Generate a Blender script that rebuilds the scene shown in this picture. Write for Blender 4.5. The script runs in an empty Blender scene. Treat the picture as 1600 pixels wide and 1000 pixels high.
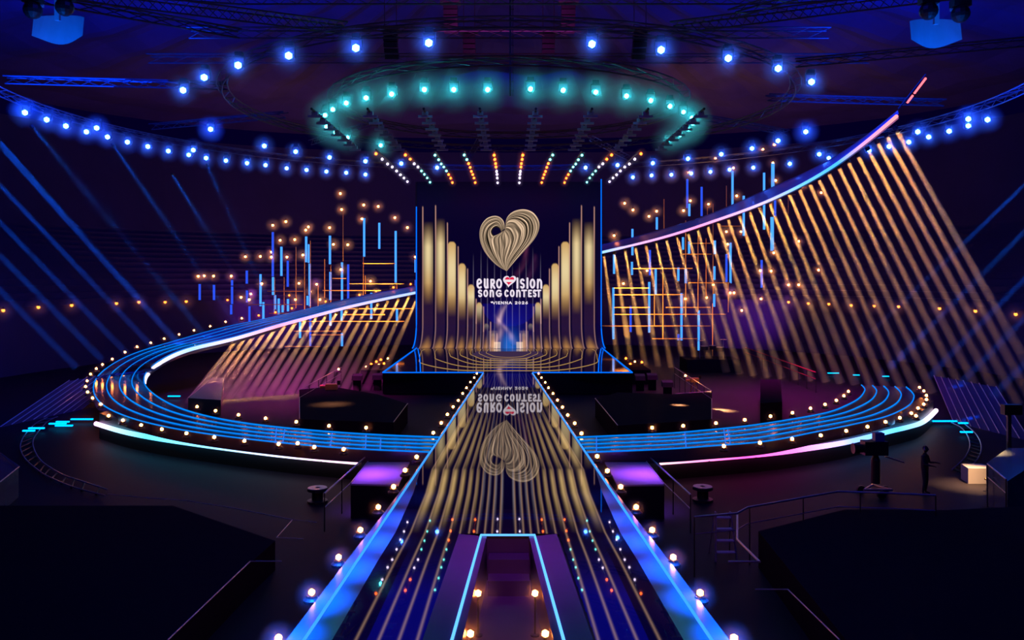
import bpy, math, random
import numpy as np
from mathutils import Vector, Matrix
random.seed(7)
PI = math.pi
S = bpy.context.scene
COL = S.collection

# ------------------------------------------------------------------ camera
EYE, F, U0, V0 = 6.5, 1300.0, 795.0, 433.0        # eye height (m), focal length and principal point in 1600x1000 pixels
cd = bpy.data.cameras.new('camera'); cam = bpy.data.objects.new('camera', cd); COL.objects.link(cam)
cam.location = (0, 0, EYE); cam.rotation_euler = (PI/2, 0, 0)
cd.sensor_width = 36; cd.lens = 36*F/1600
cd.shift_x = (800-U0)/1600; cd.shift_y = (V0-500)/1600
cd.clip_end = 500
S.camera = cam
# ------------------------------------------------------------------ world, exposure
S.view_settings.view_transform = 'Standard'; S.view_settings.look = 'None'
S.view_settings.exposure = 0.0; S.view_settings.gamma = 1.0
S.view_settings.use_curve_mapping = False
S.cycles.use_denoising = True
S.cycles.max_bounces = 5; S.cycles.diffuse_bounces = 2; S.cycles.glossy_bounces = 3
S.cycles.volume_bounces = 0; S.cycles.transparent_max_bounces = 64
S.cycles.sample_clamp_indirect = 0.0
S.cycles.caustics_reflective = False; S.cycles.caustics_refractive = False
W = bpy.data.worlds.new('world'); S.world = W; W.use_nodes = True
W.node_tree.nodes['Background'].inputs[0].default_value = (0.004, 0.0, 0.06, 1)
W.node_tree.nodes['Background'].inputs[1].default_value = 0.25

# ------------------------------------------------------------------ large lights (the rig's washes and added fills)
def area(name, loc, target, size, col, P, spread=180, size_y=None, shape=None):
    l = bpy.data.lights.new(name, 'AREA'); l.energy = P; l.color = col; l.size = size
    l.spread = math.radians(spread)
    if size_y: l.shape = 'RECTANGLE'; l.size_y = size_y
    if shape: l.shape = shape
    o = bpy.data.objects.new(name, l); COL.objects.link(o)
    o.location = loc
    o.rotation_euler = (Vector(target)-Vector(loc)).to_track_quat('-Z', 'Y').to_euler()
    return o
BLUE, MAG = (0.01, 0.10, 1.0), (0.8, 0.02, 0.45)
for sx in (-1, 1):
    for (bx_, by_, bp_) in ((5.3, 13.2, 420), (5.0, 15.0, 420), (4.75, 16.7, 330), (4.35, 18.5, 270), (3.95, 20.4, 200), (3.6, 22.3, 120), (3.2, 24.5, 60)):
        area('blue_wash_light', (sx*(bx_-1.2), by_-4, 15), (sx*(bx_-.65), by_, 0), .25, (0.0, 0.10, 1.0), bp_*.5, 8)
area('blue_fill_light', (0, 14, 23), (0, 22, 0), 14, (0.02, 0.03, 1.0), 1500, 170)  # unseen fill added to lift the dark floor and stands to navy
area('violet_wash_light', (0, 12, 18), (0, 20, 0), 2.0, (0.35, 0.04, 0.9), 100, 26)
area('magenta_wash_light', (-15, 60, 15), (-15, 57, -1.4), 3, MAG, 1100, 60)
area('magenta_wash_light', (19, 60, 15), (18, 57, -1.4), 3, MAG, 1300, 70)
area('violet_wash_light', (-4.9, 31, 10), (-4.75, 28.9, -.35), 1.0, (0.30, 0.06, .9), 60, 14)
area('violet_wash_light', (4.9, 31, 10), (4.75, 28.9, -.35), 1.0, (0.30, 0.06, .9), 60, 14)
area('magenta_roof_light', (0, 50, 23.6), (0, 56, 30), 9, (0.65, 0.05, 0.6), 420, 130)
area('blue_roof_fill', (-24, 48, 19), (-28, 55, 30), 10, (0.0, 0.04, 1.0), 4500, 160)  # added fill pair, turns the roof cloth blue
area('blue_roof_fill', (24, 48, 19), (28, 55, 30), 10, (0.0, 0.04, 1.0), 4500, 160)

area('blue_wall_fill', (0, 84, 24), (0, 99, 14), 14, (0.0, 0.03, 1.0), 2000, 170)  # added fill, turns the back wall navy
for sx in (-1, 1):
    area('blue_wall_fill', (sx*20, 50, 17), (sx*45, 62, 8), 12, (0.0, 0.03, 1.0), 3000, 170)  # same added fill for the side walls
for sx in (-1, 1):
    area('warm_pipe_fill', (sx*13, 77.5, 0), (sx*16, 84, 9), 5, (1.0, .42, .10), 1500, 110)  # fill added from below so the brass pipes show
    area('violet_wall_fill', (sx*24, 88, 3), (sx*26, 99, 9), 8, (.30, .02, .75), 700, 160)  # added uplight on the back wall, stands in for purple haze
# ------------------------------------------------------------------ un-projection of measured points on to real planes
def G(u, v, z=0.0):
    y = F*(EYE-z)/(v-V0); return Vector(((u-U0)*y/F, y, z))
def D(u, v, y):
    return Vector(((u-U0)*y/F, y, EYE-(v-V0)*y/F))
CY = 53.0
def RC(u, v, R, far=True):            # the ray through (u,v) meets the vertical cylinder of the loop
    k = (u-U0)/F
    a = k*k+1; b = -2*CY; c = CY*CY-R*R
    d = max(b*b-4*a*c, 0)
    y = (-b+(math.sqrt(d) if far else -math.sqrt(d)))/(2*a)
    return D(u, v, y)

# ------------------------------------------------------------------ naming
ONES = 'zeroth first second third fourth fifth sixth seventh eighth ninth tenth eleventh twelfth thirteenth fourteenth fifteenth sixteenth seventeenth eighteenth nineteenth'.split()
TENS = {20: 'twent', 30: 'thirt', 40: 'fort', 50: 'fift', 60: 'sixt', 70: 'sevent', 80: 'eight', 90: 'ninet'}
def ordw(n):
    if n < 20: return ONES[n]
    t, o = n//10*10, n % 10
    return TENS[t]+('ieth' if o == 0 else 'y-'+ONES[o])
def tag(o, label, cat, group=None, kind=None):
    o['label'] = label
    if cat: o['category'] = cat
    if group: o['group'] = group
    if kind: o['kind'] = kind
    return o
def empty(name, loc=(0, 0, 0), rot=None):
    o = bpy.data.objects.new(name, None); COL.objects.link(o); o.location = loc
    o.empty_display_size = .1
    if rot is not None: o.rotation_euler = rot
    return o
def copy_tree(o, parent=None):
    c = o.copy(); COL.objects.link(c)
    if parent: c.parent = parent
    for ch in list(o.children): copy_tree(ch, c)
    return c

# ------------------------------------------------------------------ mesh builder
class MB:
    def __init__(s): s.v = []; s.f = []; s.c = []
    def add(s, vs, fs, col=None):
        n = len(s.v); s.v += [tuple(p) for p in vs]; s.f += [tuple(i+n for i in f) for f in fs]
        s.c += [col or (1, 1, 1)]*len(vs) if not isinstance(col, list) else col
        return s
    def box(s, c, d, rot=None, col=None):
        vs = [Vector((x*d[0]/2, y*d[1]/2, z*d[2]/2)) for x in (-1, 1) for y in (-1, 1) for z in (-1, 1)]
        if rot is not None: vs = [rot @ p for p in vs]
        c = Vector(c)
        return s.add([p+c for p in vs], [(0, 1, 3, 2), (4, 6, 7, 5), (0, 4, 5, 1), (2, 3, 7, 6), (0, 2, 6, 4), (1, 5, 7, 3)], col)
    def tube(s, pts, r, n=6, closed=False, col=None, cap=True):
        pts = [Vector(p) for p in pts]; N = len(pts); vs = []; cs = []
        for i, p in enumerate(pts):
            if closed: t = pts[(i+1) % N]-pts[i-1]
            else: t = pts[min(i+1, N-1)]-pts[max(i-1, 0)]
            if t.length < 1e-9: t = Vector((0, 0, 1))
            t.normalize()
            up = Vector((0, 0, 1)) if abs(t.z) < .95 else Vector((1, 0, 0))
            a = t.cross(up).normalized(); b = a.cross(t)
            rr = r[i] if isinstance(r, (list, tuple)) else r
            for k in range(n):
                an = 2*PI*k/n; vs.append(p+a*math.cos(an)*rr+b*math.sin(an)*rr)
                cs.append(col[i] if isinstance(col, list) else (col or (1, 1, 1)))
        fs = []
        for i in range(N if closed else N-1):
            j = (i+1) % N
            for k in range(n): fs.append((i*n+k, j*n+k, j*n+(k+1) % n, i*n+(k+1) % n))
        if cap and not closed: fs += [tuple(range(n)), tuple((N-1)*n+k for k in range(n))[::-1]]
        return s.add(vs, fs, cs)
    def prism(s, poly, z0, z1, col=None):
        n = len(poly); vs = [(p[0], p[1], z0) for p in poly]+[(p[0], p[1], z1) for p in poly]
        fs = [tuple(range(n))[::-1], tuple(range(n, 2*n))]+[(i, (i+1) % n, (i+1) % n+n, i+n) for i in range(n)]
        return s.add(vs, fs, col)
    def strip(s, A, B, col=None):
        n = len(A); vs = [Vector(p) for p in A]+[Vector(p) for p in B]
        cs = None
        if isinstance(col, list): cs = col+col
        return s.add(vs, [(i, i+1, n+i+1, n+i) for i in range(n-1)], cs if cs else col)
    def lathe(s, prof, n=12, M=None, col=None):
        vs = []
        for (r, z) in prof:
            for k in range(n):
                p = Vector((r*math.cos(2*PI*k/n), r*math.sin(2*PI*k/n), z)); vs.append(M @ p if M else p)
        fs = [(i*n+k, i*n+(k+1) % n, (i+1)*n+(k+1) % n, (i+1)*n+k) for i in range(len(prof)-1) for k in range(n)]
        return s.add(vs, fs, col)
    def ball(s, c, r, n=8, m=6, col=None):
        c = Vector(c); vs = [c+Vector((0, 0, r))]; fs = []
        for i in range(1, m):
            a = PI*i/m
            for k in range(n): vs.append(c+Vector((r*math.sin(a)*math.cos(2*PI*k/n), r*math.sin(a)*math.sin(2*PI*k/n), r*math.cos(a))))
        vs.append(c-Vector((0, 0, r)))
        for k in range(n): fs.append((0, 1+k, 1+(k+1) % n))
        for i in range(m-2):
            for k in range(n): fs.append((1+i*n+k, 1+(i+1)*n+k, 1+(i+1)*n+(k+1) % n, 1+i*n+(k+1) % n))
        e = 1+(m-2)*n
        for k in range(n): fs.append((e+k, len(vs)-1, e+(k+1) % n))
        return s.add(vs, fs, col)
    def build(s, name, mat, parent=None, smooth=False, color=False, loc=None):
        me = bpy.data.meshes.new(name); me.from_pydata(s.v, [], s.f); me.update()
        if color:
            at = me.color_attributes.new('Col', 'FLOAT_COLOR', 'POINT')
            a = np.ones((len(s.v), 4), np.float32); a[:, :3] = np.array(s.c, np.float32).reshape(-1, 3); at.data.foreach_set('color', a.ravel())
        if smooth: me.polygons.foreach_set('use_smooth', [True]*len(me.polygons))
        me.materials.append(mat)
        o = bpy.data.objects.new(name, me); COL.objects.link(o)
        if parent: o.parent = parent
        if loc is not None: o.location = loc
        return o

def smoothpath(pts, n):
    """Catmull-Rom through 2-D or 3-D points, n samples even in index."""
    P = [Vector(p) for p in pts]; out = []; m = len(P)-1
    for j in range(n):
        t = j/(n-1)*m; i = min(int(t), m-1); f = t-i
        p0 = P[max(i-1, 0)]; p1 = P[i]; p2 = P[i+1]; p3 = P[min(i+2, m)]
        out.append(0.5*((2*p1)+(p2-p0)*f+(2*p0-5*p1+4*p2-p3)*f*f+(3*p1-p0-3*p2+p3)*f**3))
    return out
def resample(P, n):
    P = [Vector(p) for p in P]; L = [0]
    for a, b in zip(P, P[1:]): L.append(L[-1]+(b-a).length)
    out = []; k = 0
    for j in range(n):
        d = L[-1]*j/(n-1)
        while k < len(P)-2 and L[k+1] < d: k += 1
        f = (d-L[k])/max(L[k+1]-L[k], 1e-9); out.append(P[k].lerp(P[k+1], min(max(f, 0), 1)))
    return out

# ------------------------------------------------------------------ materials
def lin(r, g, b):
    f = lambda c: (c/255/12.92) if c/255 <= .04045 else ((c/255+.055)/1.055)**2.4
    return (f(r), f(g), f(b))
def nodes(name):
    m = bpy.data.materials.new(name); m.use_nodes = True; nt = m.node_tree; nt.nodes.clear()
    return m, nt, nt.nodes.new, nt.links.new
def matte(name, col, rough=.6, metal=0, noise=.15, scale=3.0, spec=.5):
    m, nt, N, L = nodes(name); o = N('ShaderNodeOutputMaterial'); p = N('ShaderNodeBsdfPrincipled')
    tc = N('ShaderNodeTexCoord'); nz = N('ShaderNodeTexNoise'); nz.inputs['Scale'].default_value = scale; nz.inputs['Detail'].default_value = 4
    L(tc.outputs['Object'], nz.inputs['Vector'])
    mx = N('ShaderNodeMix'); mx.data_type = 'RGBA'
    mx.inputs[6].default_value = tuple(c*(1-noise) for c in col)+(1,); mx.inputs[7].default_value = tuple(c*(1+noise) for c in col)+(1,)
    L(nz.outputs[0], mx.inputs[0]); L(mx.outputs[2], p.inputs['Base Color'])
    p.inputs['Roughness'].default_value = rough; p.inputs['Metallic'].default_value = metal
    p.inputs['Specular IOR Level'].default_value = spec
    L(p.outputs[0], o.inputs[0]); return m
def emis(name, col, k, sample='NONE'):
    m, nt, N, L = nodes(name); o = N('ShaderNodeOutputMaterial'); e = N('ShaderNodeEmission')
    e.inputs[0].default_value = (*col, 1); e.inputs[1].default_value = k; L(e.outputs[0], o.inputs[0])
    m.cycles.emission_sampling = sample; return m
def display(name, k=1.0, sample='NONE', rough=.08, spec=.5):   # a glossy black panel that shows the picture it is fed (per-vertex picture)
    m, nt, N, L = nodes(name); o = N('ShaderNodeOutputMaterial'); p = N('ShaderNodeBsdfPrincipled')
    a = N('ShaderNodeAttribute'); a.attribute_name = 'Col'
    p.inputs['Base Color'].default_value = (.004, .004, .006, 1); p.inputs['Roughness'].default_value = rough
    p.inputs['Specular IOR Level'].default_value = spec
    L(a.outputs['Color'], p.inputs['Emission Color']); p.inputs['Emission Strength'].default_value = k
    L(p.outputs[0], o.inputs[0]); m.cycles.emission_sampling = sample; return m
def hazemat(name, dens, radial=True):
    m, nt, N, L = nodes(name); o = N('ShaderNodeOutputMaterial'); e = N('ShaderNodeVolumeScatter')
    e.inputs['Density'].default_value = dens
    if radial:
        tc = N('ShaderNodeTexCoord'); ln = N('ShaderNodeVectorMath'); ln.operation = 'LENGTH'; L(tc.outputs['Object'], ln.inputs[0])
        mr = N('ShaderNodeMapRange'); L(ln.outputs['Value'], mr.inputs[0]); mr.inputs[3].default_value = 1; mr.inputs[4].default_value = 0
        p = N('ShaderNodeMath'); p.operation = 'POWER'; L(mr.outputs[0], p.inputs[0]); p.inputs[1].default_value = 1.8
        q = N('ShaderNodeMath'); q.operation = 'MULTIPLY'; L(p.outputs[0], q.inputs[0]); q.inputs[1].default_value = dens
        L(q.outputs[0], e.inputs['Density'])
    L(e.outputs[0], o.inputs['Volume']); return m

M_black = matte('black_metal', (.012, .012, .014), .45, .0)
M_truss = matte('dark_truss', (.07, .07, .08), .45, .3)
M_gold = matte('brass_pipe', (.8, .45, .15), .35, .6)
M_floor = matte('arena_floor', (.009, .006, .014), .6, 0, .4, .6, .12)
M_deck = matte('black_gloss_deck', (.006, .006, .010), .07, 0, .3, .5, .8)
M_side = matte('grey_gloss_deck', (.10, .11, .15), .22, 0, .25, .35)
M_pit = matte('dark_brown_board', (.05, .03, .04), .35, 0, .2, 2)
M_panel = matte('grey_ramp_board', (.30, .25, .34), .6, 0, .08, 1.5)
M_red = matte('red_cloth', (.35, .02, .03), .8)
M_wall = matte('arena_wall', (.03, .022, .06), .8, 0, .3, .2)
M_rail = matte('steel_rail', (.45, .42, .5), .35, .8)
M_drape = matte('black_drape', (.012, .010, .016), .95, 0, .15, 3, .03)
E_col = display('led_picture', 1.0)
E_line = emis('cyan_led_line', (0.0, .24, 1.0), .95)
E_edge = emis('blue_led_edge', (0.0, .14, 1.0), 1.3)
E_edge2 = emis('pale_blue_led_edge', (0.03, .22, 1.0), 1.9)
def colour_light(name, k, sample='NONE'):
    m, nt, N, L = nodes(name); o = N('ShaderNodeOutputMaterial'); e = N('ShaderNodeEmission')
    a = N('ShaderNodeAttribute'); a.attribute_name = 'Col'; L(a.outputs['Color'], e.inputs[0]); e.inputs[1].default_value = k
    L(e.outputs[0], o.inputs[0]); m.cycles.emission_sampling = sample; return m
E_strip = colour_light('led_strip_colours', 2.5, 'FRONT_BACK')
E_ribbon = colour_light('led_edge_colours', 1.6, 'NONE')
E_tube = emis('cyan_tube', (.05, .28, 1.0), 1.6, 'NONE')
E_tube2 = emis('violet_blue_tube', (.03, .10, 1.0), .9, 'NONE')

# ------------------------------------------------------------------ the arena shell
def shell():
    # floor
    f = MB().prism([(-60, 2), (60, 2), (60, 128), (-60, 128)], -1.7, -1.5).build('floor', M_floor); f['kind'] = 'structure'
    # superellipse plan
    def plan(a, b, n=96, e=2.6):
        out = []
        for i in range(n):
            t = 2*PI*i/n; c, s_ = math.cos(t), math.sin(t)
            out.append((a*abs(c)**(2/e)*(1 if c > 0 else -1), CY+b*abs(s_)**(2/e)*(1 if s_ > 0 else -1)))
        return out
    lo = [p for p in plan(41, 46)]; mid = plan(58, 62); up = plan(60, 64)
    n = len(lo)
    def band(A, za, B, zb, name, mat, step=1):
        m = MB(); keep = [i for i in range(n) if (A[i][1] > 6 or za > 20)]
        for i in range(n):
            j = (i+1) % n
            if A[i][1] < 22 and za < 20: continue
            m.add([(A[i][0], A[i][1], za), (A[j][0], A[j][1], za), (B[j][0], B[j][1], zb), (B[i][0], B[i][1], zb)], [(0, 1, 2, 3)])
        o = m.build(name, mat); o['kind'] = 'structure'; return o
    band(lo, -1.5, lo, 4.0, 'wall_balcony', M_wall)
    # stepped seating tier above the balcony front
    m = MB(); steps = 14
    for s_ in range(steps):
        t0, t1 = s_/steps, (s_+1)/steps
        A = [(a[0]+(b[0]-a[0])*t0, a[1]+(b[1]-a[1])*t0) for a, b in zip(lo, mid)]
        B = [(a[0]+(b[0]-a[0])*t1, a[1]+(b[1]-a[1])*t1) for a, b in zip(lo, mid)]
        z0, z1 = 3.9+8.4*t0, 3.9+8.4*t1
        for i in range(n):
            j = (i+1) % n
            if A[i][1] < 8: continue
            m.add([(A[i][0], A[i][1], z0), (A[j][0], A[j][1], z0), (B[j][0], B[j][1], z0), (B[i][0], B[i][1], z0),
                   (B[i][0], B[i][1], z1), (B[j][0], B[j][1], z1)], [(0, 1, 2, 3), (3, 2, 5, 4)])
    o = m.build('wall_seating_tier', M_wall); o['kind'] = 'structure'
    band(mid, 12.3, up, 24, 'wall_upper', M_wall)
    # roof: pleated cloth-like panels hung between radial ribs
    ROOF = 26.0
    m = MB(); nr = 40; rings = 14
    P = plan(60, 64, 240)
    for k in range(rings+1):
        t = .04+.96*k/rings
        for i, (x, y) in enumerate(P):
            m.v.append((x*t, CY+(y-CY)*t, ROOF+3*(1-t)+.35*math.sin(i*PI/3)*math.sin(PI*min(t, 1))+(.25 if k % 2 else 0))); m.c.append((1, 1, 1))
    for k in range(rings):
        for i in range(240):
            j = (i+1) % 240; m.f.append((k*240+i, k*240+j, (k+1)*240+j, (k+1)*240+i))
    o = m.build('ceiling', matte('roof_cloth', (.07, .05, .20), .8, 0, .35, .25)); o['kind'] = 'structure'
shell()

# ------------------------------------------------------------------ the runway (centre)
zr = 0.0
def edgeU(v):      # photo x of the left outline of the runway
    return 755-280*(v-583)/417
def inU(v):
    if v < 733: return edgeU(v)+3
    return float(np.interp(v, [733, 770, 832, 877, 1000, 1060], [657, 646, 618, 590, 519, 484]))
def outU(v):
    return edgeU(v)-float(np.interp(v, [583, 733, 800, 877, 1000, 1060], [2, 3, 8, 17, 28, 33]))
runway = empty('runway_stage', (0, 30, 0))
tag(runway, 'long black glossy runway from the main stage towards the camera, edged in blue light', 'stage')
def child_fix(o, parent):                    # keep world-space vertices under a moved parent
    o.parent = parent; o.matrix_parent_inverse = parent.matrix_basis.inverted(); return o
def ch(mb, name, mat, parent, **k):
    o = mb.build(name, mat, None, **k); return child_fix(o, parent)
MIR = lambda p: Vector((-p.x-0.035*0, p.y, p.z))
def sym(u): return 2*793.5-u
VS = [583, 600, 620, 645, 670, 700, 733, 770, 800, 832, 877, 930, 1000, 1060]
L_out = [G(outU(v), v) for v in VS]; R_out = [G(sym(outU(v)), v) for v in VS]
hA = G(717, 834); hB = G(660, 1000); HY0 = hA.y
def outx(y): return abs(float(np.interp(-y, [-p.y for p in L_out], [p.x for p in L_out])))
FY = [p.y for p in L_out]
fa = [p for p in L_out if p.y > HY0]; fb = [p for p in R_out if p.y > HY0]
ex = outx(HY0); poly = [(p.x, p.y) for p in fa]+[(-ex, HY0), (ex, HY0)]+[(p.x, p.y) for p in fb[::-1]]
ch(MB().prism(poly, -1.45, -.06), 'deck_body', M_black, runway)
nr = [p for p in L_out if p.y <= HY0]
pe = [G(755, 838), G(716, 1000), G(702, 1060)]
for sg in (1, -1):
    poly = [(-ex*sg, HY0)]+[(p.x*sg, p.y) for p in nr]+[(q.x*sg, q.y) for q in pe[::-1]]+[(pe[0].x*sg, HY0)]
    ch(MB().prism(poly, -1.45, -.06), 'deck_body', M_black, runway)
# side decks
for sg in (0, 1):
    A = [G(outU(v) if not sg else sym(outU(v)), v, -.0) for v in VS]
    B = [G(inU(v) if not sg else sym(inU(v)), v, -.0) for v in VS]
    m = MB().strip(A, B); m.strip([p-Vector((0, 0, .06)) for p in A], A)
    ch(m, 'side_deck', M_side, runway)
    ln = [G((edgeU(v) if not sg else sym(edgeU(v))), v, .012) for v in (583, 640, 700, 733, 800, 900, 1000, 1060)]
    ch(MB().tube(ln, .035, 6), 'edge_light', E_edge2, runway)
# LED floor
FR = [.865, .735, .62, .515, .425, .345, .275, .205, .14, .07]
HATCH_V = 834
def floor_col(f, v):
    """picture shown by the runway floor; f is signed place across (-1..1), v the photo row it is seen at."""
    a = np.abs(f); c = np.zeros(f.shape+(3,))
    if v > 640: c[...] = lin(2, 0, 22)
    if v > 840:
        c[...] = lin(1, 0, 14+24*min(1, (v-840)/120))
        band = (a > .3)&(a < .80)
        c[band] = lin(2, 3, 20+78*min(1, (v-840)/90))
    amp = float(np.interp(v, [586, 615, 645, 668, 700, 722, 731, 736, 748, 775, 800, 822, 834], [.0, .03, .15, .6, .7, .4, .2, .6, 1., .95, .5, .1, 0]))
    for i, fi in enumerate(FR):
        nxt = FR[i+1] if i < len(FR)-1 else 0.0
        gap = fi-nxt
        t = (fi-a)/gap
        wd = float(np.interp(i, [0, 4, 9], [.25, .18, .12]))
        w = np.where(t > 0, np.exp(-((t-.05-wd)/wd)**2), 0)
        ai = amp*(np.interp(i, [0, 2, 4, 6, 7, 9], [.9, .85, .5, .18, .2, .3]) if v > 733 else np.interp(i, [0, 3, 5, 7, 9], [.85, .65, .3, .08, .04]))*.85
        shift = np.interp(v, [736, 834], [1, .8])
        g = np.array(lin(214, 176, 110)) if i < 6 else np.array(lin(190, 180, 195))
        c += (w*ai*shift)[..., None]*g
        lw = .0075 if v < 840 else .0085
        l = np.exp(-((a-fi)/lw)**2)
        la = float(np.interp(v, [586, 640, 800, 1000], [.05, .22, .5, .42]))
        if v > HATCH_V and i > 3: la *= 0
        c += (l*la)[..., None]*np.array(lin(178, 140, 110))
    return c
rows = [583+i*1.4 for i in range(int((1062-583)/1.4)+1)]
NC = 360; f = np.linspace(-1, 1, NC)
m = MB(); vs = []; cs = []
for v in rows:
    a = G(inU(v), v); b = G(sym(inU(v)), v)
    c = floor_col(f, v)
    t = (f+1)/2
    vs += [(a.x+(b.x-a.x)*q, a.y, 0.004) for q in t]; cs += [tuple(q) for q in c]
R = len(rows)
keep = []
def in_hatch(x, y):
    return y < HY0 and abs(x-XC) < hw(y)
XC = 0.0
hA = G(717, HATCH_V); hB = G(660, 1000)
HY0 = hA.y
def hw(y): return abs(hA.x)+(abs(hB.x)-abs(hA.x))*(hA.y-y)/(hA.y-hB.y)
fs = []
for r in range(R-1):
    yy = vs[r*NC][1]
    for k in range(NC-1):
        x = vs[r*NC+k][0]
        if yy < HY0 and abs(x) < hw(yy): continue
        fs.append((r*NC+k, (r+1)*NC+k, (r+1)*NC+k+1, r*NC+k+1))
m.v = vs; m.f = fs; m.c = cs
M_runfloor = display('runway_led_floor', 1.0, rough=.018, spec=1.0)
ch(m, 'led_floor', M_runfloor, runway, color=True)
# trap border, violet light tinted into its board, and its blue outline
def vline(u0, v0, u1, v1, v):  return u0+(u1-u0)*(v-v0)/(v1-v0)
bd = MB(); tv = [HATCH_V, 860, 900, 950, 1000, 1060]
for sg in (0, 1):
    fx = (lambda u: u) if not sg else sym
    A = [G(fx(vline(717, 834, 660, 1000, v)), v, .01) for v in tv]
    B = [G(fx(vline(761, 836, 722, 1000, v)), v, .01) for v in tv]
    bd.strip(A, B)
bd.strip([G(717, 834, .01), G(sym(717), 834, .01)], [G(755, 838, .01), G(sym(755), 838, .01)])
ch(bd, 'trap_border', matte('violet_light_tint_board', (.13, .05, .15), .22, 0, .15, 1), runway)  # grey deck board, violet light tinted into its colour
out = [G(vline(752, 835, 706, 1000, v), v, .03) for v in (1060, 1000, 900, 836)]+[G(sym(vline(752, 835, 706, 1000, v)), v, .03) for v in (836, 900, 1000, 1060)]
ch(MB().tube(out, .03, 6), 'trap_edge_light', emis('trap_edge_led', (.10, .40, 1.0), 1.8), runway)
# sunken trap
pA, pB = G(761, 838), G(722, 1000); pC = G(708, 1060)
TZ = -1.1
m = MB(); pts = [(pC.x, pC.y), (pB.x, pB.y), (pA.x, pA.y), (-pA.x, pA.y), (-pB.x, pB.y), (-pC.x, pC.y)]
m.add([(x, y, TZ) for x, y in pts], [tuple(range(6))])
for i in range(5):
    a, b = pts[i], pts[i+1]; m.add([(*a, TZ), (*b, TZ), (*b, .0), (*a, .0)], [(0, 1, 2, 3)])
m.box((0, pA.y-.3, TZ+.35), (1.0, .5, .7)); m.box((0, pA.y-.8, TZ+.18), (1.0, .5, .36))
ch(m, 'trap_pit', M_pit, runway)
runway.children[0].name = 'deck_body'

# ------------------------------------------------------------------ main stage
ZS = 0.0
stage = empty('main_stage', (0, 66, 0))
tag(stage, 'wide black mirror-gloss main stage in front of the big screen, outlined in blue', 'stage')
fl, fr = G(598, 582), G(988, 582); bl, br = G(650, 543), G(941, 543)
M_stage = matte('mirror_stage_floor', (.004, .004, .008), .05, 0, .3, .3, 1.0)
ch(MB().prism([(fl.x, fl.y), (fr.x, fr.y), (br.x, br.y+4), (bl.x, bl.y+4)], -1.45, 0), 'stage_deck', M_stage, stage)
fp = (755.5, 831.5)
for pts in ([(652, 543), (598, 582), (fp[0], 582)], [(fp[1], 582), (988, 582), (940, 543)]):
    ch(MB().tube([G(u, v, .02) for u, v in pts], .045, 6), 'edge_light', E_edge, stage)
for pts in ([(653, 545), (656, 560), (657, 581)], [(939, 545), (936, 560), (935, 581)]):
    ch(MB().tube([G(u, v, .02) for u, v in pts], .04, 6), 'floor_light_line', E_edge, stage)
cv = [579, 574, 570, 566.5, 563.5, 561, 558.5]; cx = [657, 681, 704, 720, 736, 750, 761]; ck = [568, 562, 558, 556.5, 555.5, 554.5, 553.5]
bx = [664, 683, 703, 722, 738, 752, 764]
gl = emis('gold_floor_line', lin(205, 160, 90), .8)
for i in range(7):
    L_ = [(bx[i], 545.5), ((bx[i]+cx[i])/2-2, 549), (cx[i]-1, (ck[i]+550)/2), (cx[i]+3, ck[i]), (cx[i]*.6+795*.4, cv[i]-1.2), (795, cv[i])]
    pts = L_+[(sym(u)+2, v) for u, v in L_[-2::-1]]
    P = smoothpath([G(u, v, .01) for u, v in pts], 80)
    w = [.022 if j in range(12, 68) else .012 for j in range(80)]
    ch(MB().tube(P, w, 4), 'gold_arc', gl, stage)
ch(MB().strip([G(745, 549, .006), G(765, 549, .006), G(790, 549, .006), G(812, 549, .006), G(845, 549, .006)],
              [G(735, 556, .006), G(765, 560, .006), G(790, 562, .006), G(812, 560, .006), G(850, 556, .006)]), 'floor_glow_panel', emis('violet_floor_picture', lin(70, 50, 85), .7), stage)

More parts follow.
